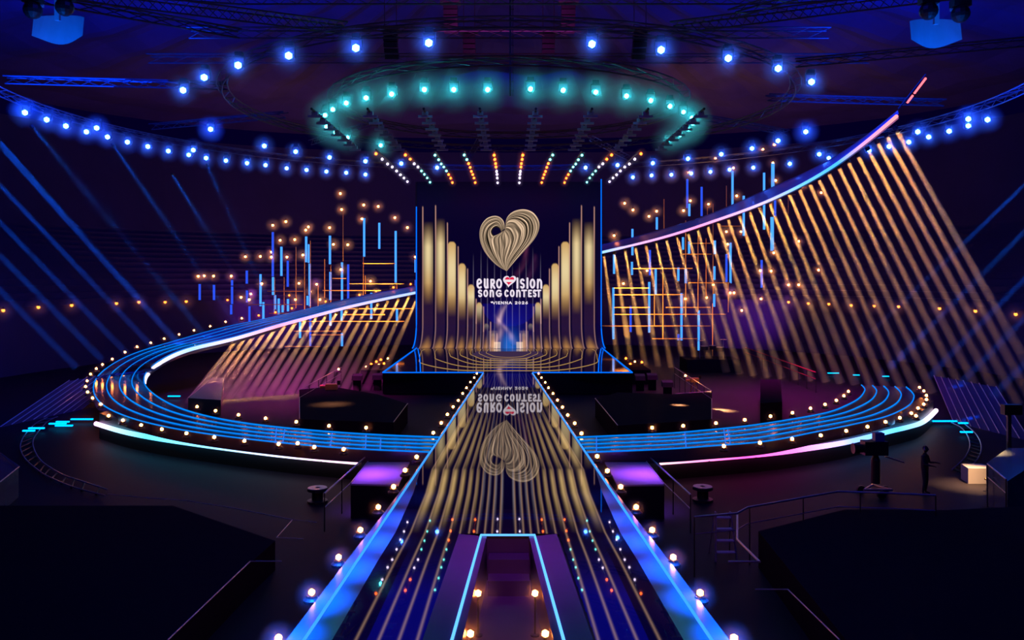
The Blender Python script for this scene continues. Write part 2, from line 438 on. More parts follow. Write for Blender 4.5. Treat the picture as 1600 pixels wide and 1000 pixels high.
# ------------------------------------------------------------------ LED screen
SY = 79.0
screen = empty('led_screen', (0, SY, 0))
tag(screen, 'huge curved-foot LED screen showing gold organ pipes, a heart and the contest title', 'screen')
LN = [134, 114, 95.5, 78.8, 64, 50.6, 39, 28, 18]          # pipe edges, distance from the middle in photo pixels
LT = [322, 320, 347, 384, 419, 466, 478, 502, 520]
FT = [345, 340, 377, 411, 444, 472, 505, 520]
FB = [478, 492, 496, 502, 500, 508, 518, 530]
def screen_col(px, py):
    s = np.abs(px-794.6); side = px < 794.6
    c = np.zeros(px.shape+(3,)); c[...] = lin(3, 0, 34)
    c += (np.exp(-((py-505)/60)**2)*.8)[..., None]*np.array(lin(4, 0, 40))
    cream = np.array(lin(250, 224, 166)); gold = np.array(lin(206, 146, 58)); amber = np.array(lin(150, 95, 40))
    for i in range(8):
        a, b = LN[i], LN[i+1]; w = (a-b)
        t = (a-s)/w
        ins = (t > .03)&(t < .80)
        cap = FT[i]+(np.abs((t-.41)/.4)**3)*5 if i >= 2 else FT[i]+np.zeros_like(s)
        if i >= 2: top = np.clip((py-cap)/2.0, 0, 1)
        else: top = np.clip((py-FT[i])/40.0, 0, 1)**1.4
        bot = np.clip((FB[i]-py)/36.0, 0, 1)**1.3
        prof = np.exp(-((t-.42)/.34)**2) if i < 2 else np.clip(1.12-np.abs((t-.41)/.4)**2.2*.55, 0, 1)
        vv = np.clip((py-FT[i])/(FB[i]-FT[i]), 0, 1)[..., None]
        cc = gold*(1-vv*.2)+(cream-gold)*np.exp(-((vv-.38)/.34)**2)
        k = np.where(ins, top*bot*prof, 0)*.86
        c = c*(1-k[..., None])+cc*k[..., None]
        # foot glow
        h = np.clip((py-(522 if i < 7 else 512))/22, 0, 1)
        ww = np.where(ins, np.exp(-((t-.45)/(.08+.30*h))**2), 0)*h**1.6*np.clip((546-py)/4, 0, 1)
        c += ww[..., None]*gold*.75
        # dim body
        c += (np.where(ins, .05, 0)*np.clip((py-FT[i])/30, 0, 1))[..., None]*amber
    for i in range(9):
        l = np.exp(-((s-LN[i])/.75)**2)*np.clip((py-LT[i])/2, 0, 1)
        hl = np.interp(py, [LT[i], LT[i]+40, 470, 545], [.75, .9, .5, .45])
        c += (l*hl)[..., None]*np.array(lin(214, 160, 140))
        sh = np.exp(-((s-LN[i]-2.2)/1.2)**2)*np.clip((py-LT[i])/10, 0, 1)*.7
        c *= (1-sh*.8)[..., None]
    for q, tp in ((50, 395), (38, 385), (27.5, 398), (17, 408), (6, 412), (-3, 405), (-12, 412), (-22, 400), (-33, 395), (-43, 388), (-55, 395)):
        l = np.exp(-((px-794.6-q)/.5)**2)*np.clip((py-tp)/30, 0, 1)*.16
        c += l[..., None]*np.array(lin(210, 200, 235))
    # blue middle
    d = np.exp(-(((px-796)/13)**2+((py-538)/17)**2)); c += d[..., None]*np.array(lin(10, 92, 170))*1.1
    arc = (((px-796)/42)**2+((py-478)/32)**2 < 1)&(py > 474); c += (arc*.75)[..., None]*np.array(lin(2, 4, 92))
    d = np.exp(-(((px-797)/26)**2+((py-512)/30)**2)); c += d[..., None]*np.array(lin(2, 16, 112))*.8
    sq = ((np.abs(s-17) < 5)&(py > 534)&(py < 544)); c += (sq*.8)[..., None]*np.array(lin(200, 175, 130))
    dark = ((np.abs(s-24) < 7-(py-520)*0)&(py > 517)&(py < 546)); c += (dark*.35)[..., None]*np.array(lin(120, 100, 90))
    # drifting smoke in the picture
    def smoke(p, q, w, k, col):
        (x0, y0), (x1, y1) = p, q; t = np.clip((py-y0)/(y1-y0), 0, 1)
        cxx = x0+(x1-x0)*t+3*np.sin(py/9.0); ww = w*(.6+.6*t)
        inn = np.clip((py-y0)/10, 0, 1)*np.clip((y1-py)/10, 0, 1)
        return (np.exp(-((px-cxx)/ww)**2)*k*inn*(.7+.3*np.sin(py/4+px/3)))[..., None]*np.array(col)
    c += smoke((786, 474), (774, 546), 5, .8, lin(150, 115, 95)); c += smoke((776, 490), (804, 540), 4, .7, lin(160, 125, 115))
    c += smoke((790, 470), (782, 512), 3.5, .7, lin(170, 140, 125)); c += smoke((830, 375), (806, 436), 4, .5, lin(110, 50, 75)); c += smoke((836, 395), (826, 440), 5, .4, lin(90, 40, 75))
    fade = np.clip((py-262)/60, .25, 1)
    return c*fade[..., None]
XL, XR = (651.5, 938.5)
PYT = 284.0
X0 = (XL-U0)*SY/F; X1 = (XR-U0)*SY/F
ZT = EYE+(V0-PYT)*SY/F
nx, nz = 574, 250
us = np.linspace(0, 1, nx); px_row = XL+(XR-XL)*us
m = MB(); vs = []; cs = []
RF = 3.4
prof = [(SY, ZT+(RF*.62-ZT)*i/(nz-31)) for i in range(nz-30)]
for i in range(1, 31):
    a = PI/2*i/30; prof.append((SY-RF*(1-math.cos(a)), .012+RF*.62*(1-math.sin(a))))
ptot = [0]
for (ya, za), (yb, zb) in zip(prof, prof[1:]): ptot.append(ptot[-1]+math.hypot(ya-yb, za-zb))
for j, (y, z) in enumerate(prof):
    py = V0+(EYE-z)*F/y
    flare = 1+.0*j
    c = screen_col(px_row, np.full(nx, py))
    vs += [(X0+(X1-X0)*q, y, z) for q in us]; cs += [tuple(q) for q in c]
J = len(prof)
m.v = vs; m.c = cs; m.f = [(j*nx+k, j*nx+k+1, (j+1)*nx+k+1, (j+1)*nx+k) for j in range(J-1) for k in range(nx-1)]
ch(m, 'picture_panel', display('screen_picture', 1.0, rough=.35, spec=.3), screen, color=True)
ch(MB().box(((X0+X1)/2, SY+.35, ZT/2), (X1-X0+.3, .5, ZT)), 'back_frame', M_black, screen)
for (x, zt) in ((X0-.05, EYE+(V0-323)*SY/F), (X1+.05, EYE+(V0-280)*SY/F)):
    pts = [(x, SY-.03, zt)]+[(x*(1+.0*j), y-.03, z+.02) for j, (y, z) in enumerate(prof) if z < zt-.1 and j % 4 == 0]
    ch(MB().tube(pts, .055, 6), 'edge_light', E_edge, screen)

# heart emblem: strands swept between an outer and an inner path
def hp(pts, n=60): return smoothpath([((x/5.557+730), (y/5.557+310)) for x, y in pts], n)
def on_screen(p, d): return ((p[0]-U0)*SY/F, SY-d, EYE-(p[1]-V0)*SY/F)
LO = hp([(325, 262), (318, 205), (285, 165), (235, 152), (170, 175), (122, 235), (106, 310), (122, 400), (170, 490), (250, 575), (342, 632)])
LM = hp([(300, 285), (290, 235), (262, 205), (225, 212), (180, 245), (155, 300), (155, 370), (190, 450), (235, 520), (290, 585), (342, 632)])
LI = hp([(295, 292), (280, 262), (250, 250), (222, 268), (215, 300), (235, 318), (262, 330), (255, 400), (262, 480), (300, 570), (342, 632)])
RO = hp([(330, 250), (345, 170), (400, 115), (490, 95), (570, 122), (620, 190), (624, 265), (585, 350), (500, 450), (415, 545), (342, 632)])
RM = hp([(325, 275), (352, 205), (410, 195), (450, 225), (480, 275), (470, 340), (445, 400), (410, 450), (370, 510), (345, 570), (342, 632)])
RI = hp([(300, 290), (270, 310), (215, 335), (200, 370), (212, 430), (235, 490), (262, 540), (285, 575), (305, 600), (325, 620), (342, 632)])
RJ = hp([(325, 275), (330, 300), (340, 330), (348, 370), (345, 410), (330, 450), (318, 490), (312, 530), (318, 570), (330, 605), (342, 632)])
m = MB(); rr = random.Random(3)
def strands(A, B, n, dep, shade):
    for k in range(n):
        t0, t1 = k/n, (k+1)/n
        a = [p.lerp(q, t0) for p, q in zip(A, B)]; b = [p.lerp(q, t1) for p, q in zip(A, B)]
        base = shade(t0, k); cs = []
        for j in range(60):
            g = .75+.35*math.sin(j/9.0+k*1.3)+.15*math.sin(j/3.1+k*2.2)
            edge = min(1, .45+j/10)
            cs.append(tuple(max(0, c*g*edge*base) for c in lin(232, 198, 164)))
        m.strip([on_screen(p, dep) for p in a], [on_screen(p, dep) for p in b], cs)
def sh1(t, k): return (1.05, .4, .8, .2, .95, .12, .65, .05, .4, .85)[k % 10]
def sh2(t, k): return (1.05, .6, .95, .3, .6, .02, .9, .3, .02, .95, .15, .02, .8, .4)[k % 14]
def sh3(t, k): return (.75, .25, .9, .4, .6, .15, .8)[k % 7]
strands(LO, LM, 10, .020, sh1); strands(LM, LI, 7, .022, lambda t, k: (.5, .02, .7, .25, .9, .04, .03)[k])
strands(RO, RM, 16, .024, sh2); strands(RM, RJ, 11, .026, lambda t, k: (.9, .2, .6, .95, .3, .8, .15, .5, .9, .25, .6)[k]); strands(RJ, RI, 11, .028, sh3)
E_logo = colour_light('logo_picture', 1.0)
ch(m, 'heart_emblem', E_logo, screen, color=True)
# contest title in brush-like strokes
def arc(cx_, cy_, rx, ry, a0, a1, n=14):
    return [(cx_+rx*math.cos(math.radians(a0+(a1-a0)*i/n)), cy_+ry*math.sin(math.radians(a0+(a1-a0)*i/n))) for i in range(n+1)]
GL = {
 'e': [[(.22, .42), (.80, .62)]+arc(.5, .68, .32, .30, -10, 180)[1:]+arc(.55, .40, .38, .38, 180, 310)],
 'U': [[(.12, 1), (.12, .4)]+arc(.45, .35, .33, .33, 180, 360)+[(.8, 1)], [(.8, .6), (.85, .05)]],
 'R': [[(.15, 0), (.15, .95)], [(.15, .9)]+arc(.45, .72, .35, .25, 70, -90)+[(.2, .45)], [(.4, .45), (.9, 0)]],
 'O': [arc(.5, .5, .38, .46, 0, 360, 24)],
 'I': [[(.5, 0), (.5, 1)]],
 'S': [arc(.5, .74, .34, .24, 30, 270)+arc(.5, .26, .34, .24, 90, -150)],
 'n': [[(.12, 0), (.15, .95)], [(.15, .6)]+arc(.5, .55, .33, .40, 150, 0)+[(.85, 0)]],
 'G': [arc(.52, .5, .40, .46, 45, 330)+[(.88, .45), (.55, .45)]],
 'C': [arc(.52, .5, .40, .46, 45, 315)],
 'T': [[(.0, .95), (1, .95)], [(.5, .95), (.5, 0)]],
 'E': [[(.9, .95), (.15, .95), (.15, .03), (.9, .03)], [(.15, .5), (.75, .5)]],
 'V': [[(.05, 1), (.5, 0), (.95, 1)]], 'N': [[(.1, 0), (.1, 1), (.9, 0), (.9, 1)]], 'A': [[(.05, 0), (.5, 1), (.95, 0)], [(.25, .35), (.75, .35)]],
 '2': [arc(.5, .70, .36, .27, 170, -20)+[(.12, .03), (.9, .03)]], '0': [arc(.5, .5, .36, .46, 0, 360, 20)],
 '6': [[(.75, .98), (.3, .6)]+arc(.5, .32, .36, .30, 160, 520, 20)],
}
def letter(mb, chs, x0, x1, y0, y1, w, col, dep):
    for st in GL[chs]:
        P = [Vector((x0+(x1-x0)*a, y1+(y0-y1)*b)) for a, b in st]
        for p in P:
            mb.add([on_screen((p.x+w/2*math.cos(2*PI*k/10), p.y+w/2*math.sin(2*PI*k/10)), dep) for k in range(10)], [tuple(range(10))], col)
        for a, b in zip(P, P[1:]):
            t = b-a
            if t.length < 1e-6: continue
            nn = Vector((-t.y, t.x)).normalized()*w/2
            mb.add([on_screen(q, dep) for q in (a-nn, b-nn, b+nn, a+nn)], [(0, 1, 2, 3)], col)
def cp(x, y): return (x/5.557+730, y/5.557+310)
m = MB(); WH = lin(238, 226, 240)
for dd, dx, dy, col, ww in ((.030, .5, .9, lin(50, 30, 70), .6), (.036, 0, 0, WH, 0)):
    for chs, a, b in (('e', 76, 134), ('U', 143, 188), ('R', 198, 246), ('O', 248, 306), ('I', 425, 447), ('S', 455, 503), ('I', 512, 534), ('O', 540, 594), ('n', 602, 655)):
        X, Y = cp(a, 702 if chs != 'I' else 694); X2, Y2 = cp(b, 778)
        letter(m, chs, X+.9+dx, X2-.9+dx, Y+dy, Y2+dy, 2.9+ww, col, dd)
    for chs, a, b in (('S', 90, 134), ('O', 138, 184), ('n', 192, 236), ('G', 244, 306), ('C', 320, 364), ('O', 368, 414), ('n', 422, 468), ('T', 470, 518), ('E', 526, 564), ('S', 568, 604), ('T', 600, 642)):
        X, Y = cp(a, 796); X2, Y2 = cp(b, 852)
        letter(m, chs, X+.9+dx, X2-.9+dx, Y+dy, Y2+dy, 2.5+ww, col, dd)
for chs, a, b in (('V', 220, 246), ('I', 250, 262), ('E', 268, 286), ('N', 294, 318), ('N', 328, 352), ('A', 360, 388), ('2', 414, 436), ('0', 444, 466), ('2', 474, 496), ('6', 504, 526)):
    X, Y = cp(a, 896); X2, Y2 = cp(b, 917); letter(m, chs, X, X2, Y, Y2, 1.15, WH, .036)
p0 = cp(203, 897); m.add([on_screen((p0[0]+x, p0[1]+y), .036) for x, y in ((0, 0), (2.2, -.6), (3.4, 1.6), (2.0, 2.4), (.4, 1.4))], [(0, 1, 2, 3, 4)], WH)
ch(m, 'title_lettering', E_logo, screen, color=True)
# little flag heart in the title
def heart(cx_, cy_, r, n=48):
    out = []
    for i in range(n):
        t = 2*PI*i/n; x = 16*math.sin(t)**3; y = 13*math.cos(t)-5*math.cos(2*t)-2*math.cos(3*t)-math.cos(4*t)
        out.append((cx_+x*r/16+.6*y*r/60, cy_-y*r/16))
    return out
m = MB(); c0 = cp(366, 716)
P = heart(c0[0], c0[1]-.2, 10.2); m.add([on_screen(c0, .038)]+[on_screen(p, .038) for p in P], [(0, i+1, (i+1) % 48+1) for i in range(48)], WH)
P = heart(c0[0], c0[1]-.6, 7.2)
for i in range(48):
    a, b = P[i], P[(i+1) % 48]
ys = np.linspace(c0[1]-7, c0[1]+8, 40)
for ya, yb in zip(ys, ys[1:]):
    xs = []
    for i in range(48):
        a, b = P[i], P[(i+1) % 48]; yy = (ya+yb)/2
        if (a[1]-yy)*(b[1]-yy) < 0: xs.append(a[0]+(b[0]-a[0])*(yy-a[1])/(b[1]-a[1]))
    xs.sort(); q = ((ya+yb)/2-(c0[1]-6.8))/13.5
    col = lin(226, 28, 70) if (q < .36 or q > .63) else lin(240, 230, 236)
    for k in range(0, len(xs)-1, 2):
        m.add([on_screen(p, .042) for p in ((xs[k], ya), (xs[k+1], ya), (xs[k+1], yb), (xs[k], yb))], [(0, 1, 2, 3)], col)
ch(m, 'flag_heart', E_logo, screen, color=True)

# ------------------------------------------------------------------ curved walkways
outerL = [(672, 707.2), (600, 704.5), (560, 703.5), (487, 699), (435, 692), (334, 681), (291, 675), (224, 661), (192, 650), (160, 635), (145.6, 614), (147, 598), (160, 579)]
innerL = [(688, 684), (620, 682.5), (550, 679), (500, 674), (432, 669), (352, 658), (288, 642), (256, 627), (237, 614), (226, 603), (224, 592), (230, 579)]
riseO = [(192, 558), (224, 545.6), (277, 533), (331, 515), (370, 507), (418, 498), (453, 490), (504, 477), (568, 462), (653, 448), (720, 434), (800, 418), (880, 400), (938.5, 384), (1005, 368), (1068, 350), (1110, 337), (1180, 304), (1250, 276), (1285, 257), (1320, 239), (1355, 213), (1403, 174)]
riseI = [(243, 566), (266, 552), (292, 541), (344, 533), (384, 522), (430, 507), (478, 495), (536, 479), (600, 465), (653, 454.5), (720, 441), (800, 425), (880, 407), (938.5, 392.5), (1005, 377.5), (1068, 360), (1113, 344), (1180, 321.5), (1250, 289.5), (1285, 270), (1313, 252), (1364, 212), (1404, 178)]
def path3(flat, rise, R, n=260):
    pts = [G(u, v) for u, v in flat]+[RC(u, v, R+float(np.interp(u, [430, 640, 950, 1120], [0, 5.4, 5.4, 0]))) for u, v in rise]
    return resample(smoothpath(pts, 700), n)
O3 = path3(outerL, riseO, 26.2); I3 = path3(innerL, riseI, 23.2)
for Q in (O3, I3):
    for it in range(40):
        Q[1:-1] = [Q[k]*.5+(Q[k-1]+Q[k+1])*.25 for k in range(1, len(Q)-1)]
NP = len(O3)
catwalk = empty('loop_walkway', (-24, 50, 0))
tag(catwalk, 'cyan-striped black loop walkway curling left, then rising like a ribbon behind the screen', 'walkway')
ri = next(k for k, (a, b) in enumerate(zip(O3, I3)) if a.y > 60 and a.x < -14.5 and k > 60)
m = MB(); m.strip(O3, I3); lowO = [p-Vector((0, 0, .28 if i > 110 else .5)) for i, p in enumerate(O3)]; lowI = [p-Vector((0, 0, .28 if i > 110 else .5)) for i, p in enumerate(I3)]
m.strip(lowO, O3); m.strip(I3, lowI); m.strip(lowI, lowO)
M_ribbon = matte('gloss_walkway', (.05, .045, .075), .12, 0, .3, .8, .8)
ch(m, 'deck', M_ribbon, catwalk, smooth=False)
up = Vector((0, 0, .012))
ch(MB().strip([p+up for p in O3[ri:]], [p+up for p in I3[ri:]]), 'ramp_surface', matte('ramp_lit_tint', (.34, .32, .46), .35, 0, .12, 1.5), catwalk)  # sheet over the rising deck, the light on it put into a paler colour
for k, t in enumerate((0, .25, .5, .75, 1.0)):
    n1 = int(NP*.60) if k < 4 else int(NP*.58)
    P = [(a.lerp(b, t))+Vector((0, 0, .02)) for a, b in zip(O3, I3)][:NP if k == 0 else n1]
    if k == 0: P = P[:n1]
    r = [.032*(1 if j < NP*.40 else max(.2, 1-(j-NP*.40)/(NP*.22))) for j in range(len(P))]
    ch(MB().tube(P, r, 5), 'light_line', E_line, catwalk)
# bright inner edge of the rising part
def ramp(stops, t):
    xs = [s_[0] for s_ in stops]
    return tuple(float(np.interp(t, xs, [s_[1][k] for s_ in stops])) for k in range(3))
def u_of(p): return U0+p.x/p.y*F
CE = [(225, (.9, .75, 1)), (300, (.35, .6, 1)), (370, (.8, .6, 1)), (430, (1, .35, .55)), (500, (.7, .45, 1)), (650, (.35, .5, 1)), (940, (.25, .55, 1)), (1000, (.8, .4, .9)), (1090, (1, .3, .6)), (1180, (.7, .5, 1)), (1250, (.15, .5, 1)), (1310, (.05, .4, 1)), (1350, (.7, .3, .6)), (1404, (1, .3, .3))]
st = next(i for i, p in enumerate(I3) if p.y > CY-1.5 and p.x < 0)
P = [p+Vector((0, 0, -.13))+(Vector((0, CY, 0))-Vector((p.x, p.y, 0))).normalized()*.11 for p in I3[st:]]
cs = [ramp(CE, u_of(p)) for p in P]
rad = [.03+.10*min(1, i/12) if i < 130 else .105 for i in range(len(P))]
ch(MB().tube(P, rad, 6, col=cs), 'bright_edge_light', E_ribbon, catwalk, color=True)
Pt = [(a, b) for a, b in zip(O3, I3)]
Pe = [a+Vector((0, 0, .05)) for a, b in Pt[int(NP*.5):]]
ch(MB().tube(Pe, .035, 5), 'upper_rim', M_rail, catwalk)
# red end lamps beyond the ribbon tip
tip = [RC(1418, 160, 24.5), RC(1433, 140, 24.5), RC(1447, 121.6, 24.5)]
tip = resample(tip, 15)
for i in range(0, 14):
    if i in (4,): continue
    a, b = tip[i], tip[i].lerp(tip[i+1], .62)
    ch(MB().tube([a, b], .07, 5), 'end_light', emis('red_tip_led', (1, .12, .16), 2.6), catwalk)
ch(MB().tube([I3[-1]+Vector((0, 0, .3)), tip[-1]+Vector((.1, .2, .25))], .05, 5), 'end_bar', M_black, catwalk)
# small cross seams seen as pale lines
for (u0, v0, u1, v1) in ((432, 669, 430, 692), (445, 671, 442, 692), (519, 677, 516, 699), (572, 679.5, 571, 701.5), (595, 685, 594, 702)):
    ch(MB().tube([G(u0, v0, .012), G(u1, v1, .012)], .022, 4), 'seam_light', emis('pale_seam', (.05, .16, .8), .9), catwalk)
# right walkway (ground level)
outerR = [(917, 707.2), (990, 704.5), (1060, 701), (1100, 698), (1196, 690), (1276, 675), (1340, 662), (1388, 650), (1420, 634), (1428, 621), (1425, 613), (1416, 605)]
innerR = [(901, 684), (970, 681), (1040, 678), (1100, 673), (1164, 666.5), (1228, 657), (1292, 645), (1324, 633), (1343, 622), (1351, 611), (1350, 606), (1346, 602)]
OR = resample(smoothpath([G(u, v) for u, v in outerR], 300), 120); IR = resample(smoothpath([G(u, v) for u, v in innerR], 300), 120)
walkR = empty('curved_walkway', (14, 40, 0))
tag(walkR, 'black curved walkway with five cyan light lines right of the runway', 'walkway')
m = MB(); m.strip(OR, IR); dn = lambda Q: [p-Vector((0, 0, .5)) for p in Q]
m.strip(dn(OR), OR); m.strip(IR, dn(IR)); m.strip(dn(IR), dn(OR))
ch(m, 'deck', M_ribbon, walkR)
for t in (0, .25, .5, .75, 1):
    ch(MB().tube([(a.lerp(b, t))+Vector((0, 0, .02)) for a, b in zip(OR, IR)], .032, 5), 'light_line', E_line, walkR)
for (u0, v0, u1, v1) in ((1131, 671, 1134, 695), (1070, 675, 1072, 700), (932, 683, 932, 706), (1137, 671, 1141, 693)):
    ch(MB().tube([G(u0, v0, .012), G(u1, v1, .012)], .022, 4), 'seam_light', emis('pale_seam_right', (.05, .16, .8), .9), walkR)
# fascia walls and LED strips under the outer edges
ZF = -.75
fasL = smoothpath([G(u, v, ZF) for u, v in ((150, 662), (190, 674), (240, 684), (300, 693), (352, 700), (433, 710), (505, 717), (562, 722))], 90)
fasR = smoothpath([G(u, v, ZF) for u, v in ((1032, 722), (1100, 717), (1196, 709), (1260, 701), (1324, 690.6), (1388, 674.6), (1420, 667), (1439, 661), (1452, 652), (1463, 641))], 100)
CF = [(150, (1, .5, 1)), (175, (.35, .7, 1)), (230, (.08, .6, 1)), (330, (.2, .6, 1)), (430, (.55, .65, 1)), (500, (.9, .6, .9)), (562, (1, .5, .65))]
CR = [(1032, (1, .45, .6)), (1080, (1, .25, .55)), (1160, (1, .08, .5)), (1240, (1, .15, .75)), (1290, (.7, .35, 1)), (1330, (.2, .35, 1)), (1400, (.08, .42, 1)), (1440, (.3, .6, 1)), (1463, (1, .7, .9))]
Z_ = Vector((0, 0, 1))
def inw(p): return (Vector((0, CY, 0))-Vector((p.x, p.y, 0))).normalized()
for P, C_, nm, lb in ((fasL, CF, 'left', 'black curved fascia wall with segmented cyan to pink light strip, left of runway'), (fasR, CR, 'right', 'black curved fascia wall with magenta to blue light strip, right of runway')):
    t = empty('fascia_wall', P[len(P)//2]); tag(t, lb, 'stage wall')
    P = resample(P, 121)
    ch(MB().strip([p+inw(p)*.14-Z_*.75 for p in P], [p+inw(p)*.14+Z_*.5 for p in P]).strip([p+inw(p)*.14+Z_*.5 for p in P], [p+inw(p)*.8+Z_*.68 for p in P]), 'wall_panel', M_black, t)
    for k in range(10):
        seg = P[k*12:k*12+13]
        if len(seg) < 2: continue
        seg = seg[:-1]+[seg[-2].lerp(seg[-1], .5)]
        h = .115
        cs = [ramp(C_, u_of(p)) for p in seg]
        m = MB().tube(seg, h, 8, col=cs)
        ch(m, 'light_strip', E_strip, t, color=True)

# ------------------------------------------------------------------ lamps: prototypes
def ico(name, r, mat, sub=1):
    bpy.ops.mesh.primitive_ico_sphere_add(subdivisions=sub, radius=r); o = bpy.context.object
    me = o.data; me.name = name; bpy.data.objects.remove(o); me.materials.append(mat); return me
H_glow = hazemat('lit_haze', 1.0)  # dense local haze added round each lamp to draw its halo
HZ = ico('halo_haze_ball', 1.0, H_glow, 2)
KB = {'blue': (emis('blue_lamp', (.03, .13, 1.0), 70, 'FRONT'), .17, 1.05),
      'teal': (emis('teal_lamp', (.04, .80, .95), 75, 'FRONT'), .135, 1.5),
      'warm': (emis('warm_lamp', (1.0, .24, .05), 40, 'FRONT'), .115, .85),
      'foot': (emis('foot_lamp', (1.0, .25, .045), 60, 'FRONT'), .075, .40),
      'orange': (emis('orange_lamp', (1.0, .10, .01), 14, 'FRONT'), .10, .5),
      'white': (emis('white_lamp', (.80, .62, 1.0), 7, 'FRONT'), .095, .45),
      'mint': (emis('mint_lamp', (.15, .8, .75), 7, 'FRONT'), .09, .4),
      'amber': (emis('amber_lamp', (1.0, .24, .03), 5, 'FRONT'), .15, 1.1)}
H_foot = hazemat('footlight_halo_haze', .34)  # thinner added haze for the footlight halos
HZF = ico('foot_halo_haze_ball', 1.0, H_foot, 2)
BULB = {k: ico(k+'_bulb', v[1], v[0], 1) for k, v in KB.items()}
def rigging_proto(kind):
    t = empty('moving_head_lamp')
    m = MB().lathe([(.0, .34), (.17, .32), (.20, .1), (.19, -.02), (.16, -.04)], 10, Matrix.Rotation(-PI/2, 4, 'X') @ Matrix.Translation((0, 0, .08)))
    m.build('lamp_head', M_black, t)
    MB().box((-.25, .15, .18), (.04, .12, .5)).box((.25, .15, .18), (.04, .12, .5)).box((0, .15, .42), (.54, .16, .06)).box((0, .15, .54), (.34, .3, .2)).build('yoke', M_black, t)
    b = bpy.data.objects.new('lens', BULB[kind]); COL.objects.link(b); b.parent = t
    h = bpy.data.objects.new('haze', HZ); COL.objects.link(h); h.parent = t; h.scale = (KB[kind][2],)*3
    return t
def field_proto(kind):
    t = empty('hanging_bulb_lamp')
    MB().lathe([(.0, .30), (.05, .30), (.06, .12), (.10, .09)], 8).build('socket', M_black, t)
    b = bpy.data.objects.new('bulb', BULB[kind]); COL.objects.link(b); b.parent = t
    h = bpy.data.objects.new('haze', HZ); COL.objects.link(h); h.parent = t; h.scale = (KB[kind][2],)*3
    return t
used = {}
def place(kind, proto_fn, loc, label, cat, group, name=None):
    key = (kind, proto_fn.__name__)
    if key not in used: used[key] = proto_fn(kind); o = used[key]
    else:
        o = copy_tree(used[key])
        for k in ('label', 'category', 'group'):
            if k in o: del o[k]
    o.location = loc; tag(o, label, cat, group)
    return o
def place_row(kind, fn, pts, fmt, cat, group):
    pts = sorted(pts, key=lambda p: p[0])
    for i, p in enumerate(pts): place(kind, fn, p[1], fmt.format(ordw(i+1)), cat, group)

ZB = 16.3
outer_far = [(670, 67), (556, 75), (451, 87), (372, 102), (319, 121), (286, 141), (925, 69), (1033, 78), (1138, 91), (1216, 107), (1268, 128)]
outer_bk = [(329, 202), (413, 228), (462, 237), (515, 246), (571, 252), (627, 255.5), (683, 262), (915, 262), (965, 258), (1020, 255), (1075, 248), (1127, 241), (1175, 232), (1215.6, 220), (1259, 206)]
wideL = [(39, 176), (73, 187), (103, 197), (135, 206), (168, 214), (199, 222), (231, 229), (263, 236), (295, 242), (322, 247), (353, 251), (386, 255), (415, 258), (448, 263), (479, 265.6), (510, 268), (541, 270), (571, 272.6)]
wideR = [(989, 277), (1018, 274), (1049, 273), (1080, 271), (1110, 268.5), (1140, 265), (1177, 262), (1234, 256), (1295, 247), (1358, 235), (1389, 229), (1420, 222), (1451, 214), (1483, 205), (1513, 196.5), (1543, 187)]
upL = [(151, 200), (302, 234.5)]; upR = [(1280, 241), (1434, 206), (1513, 186)]
for pts, f_, g in ((outer_far, 'blue-white moving lamp, {} from the left along the near top arc of lamps', 'near arc of blue lamps'),
                   (outer_bk, 'blue-white moving lamp, {} from the left along the far arc behind the teal ring', 'far arc of blue lamps'),
                   (wideL, 'blue moving lamp, {} from the left in the long row sweeping down at left', 'left sweep of blue lamps'),
                   (wideR, 'blue moving lamp, {} from the left in the long row sweeping up at right', 'right sweep of blue lamps'),
                   (upL, 'small blue lamp just above the left sweeping row, {} from the left', 'blue lamps above the left sweep'),
                   (upR, 'small blue lamp just above the right sweeping row, {} from the left', 'blue lamps above the right sweep')):
    place_row('blue', rigging_proto, [(u, G(u, v, ZB)) for u, v in pts], f_, 'stage lamp', g)
teal_t = [(508, 180), (520, 171), (541, 161), (572, 153), (612, 147), (663, 140), (709, 140), (762, 140), (829, 139), (880, 141), (931, 144), (979, 150), (1017, 157), (1047, 166), (1068, 175), (1081, 184)]
teal_b = [(510, 198), (524, 207), (543, 215), (595, 227), (1045, 219), (1063, 211), (1076, 202), (1082.5, 193)]
place_row('teal', rigging_proto, [(u, G(u, v, ZB)) for u, v in teal_t], 'teal starry lamp, {} from the left on the near side of the teal ring', 'stage lamp', 'teal ring, near side')
place_row('teal', rigging_proto, [(u, G(u, v, ZB)) for u, v in teal_b], 'teal starry lamp, {} from the left on the far side of the teal ring', 'stage lamp', 'teal ring, far side')

# warm lamps behind the loop
lw = [(93, 474), (122, 472), (168, 473), (254, 473), (323, 378), (396, 377), (450, 356), (450, 380), (457, 225), (521, 207), (493, 298), (564, 295), (526, 380), (604, 370), (618, 248), (631, 233), (734, 237), (753, 318), (787, 70), (793, 148), (823, 320), (901, 126), (972, 133), (892, 194), (1053, 188), (1114, 236), (1153, 380), (790, 441), (585, 508), (671, 513), (403, 510), (934, 498), (641, 549), (568, 588), (687, 588), (302, 577), (350, 560), (342, 588)]
lwa = [(u/3.125+280, v/3.125+280) for u, v in lw]
rw = [(976, 317.6), (989, 328), (1014, 338), (1026, 330), (959.5, 368), (1068, 329), (1078.5, 313.7), (1107, 319), (1151, 306), (1076, 269.5), (1146, 262.5), (1118, 247), (1192, 233.6), (1210, 226), (1207.6, 254.6), (1212, 282), (1253.5, 290), (1209, 311.5), (1135, 362), (1137, 381.5), (1283, 301), (1248, 377), (1209, 395), (974, 443), (1011, 423), (1071, 467), (1104, 465), (1114.5, 445), (1141, 457.5), (1147, 457.5), (1159, 485), (1189, 467), (1188, 423), (1205, 423.5), (1279, 422), (1232, 445), (1248, 445), (962, 382), (1158, 362)]
def fieldy(u, i): return 83+((i*37) % 7)*.7
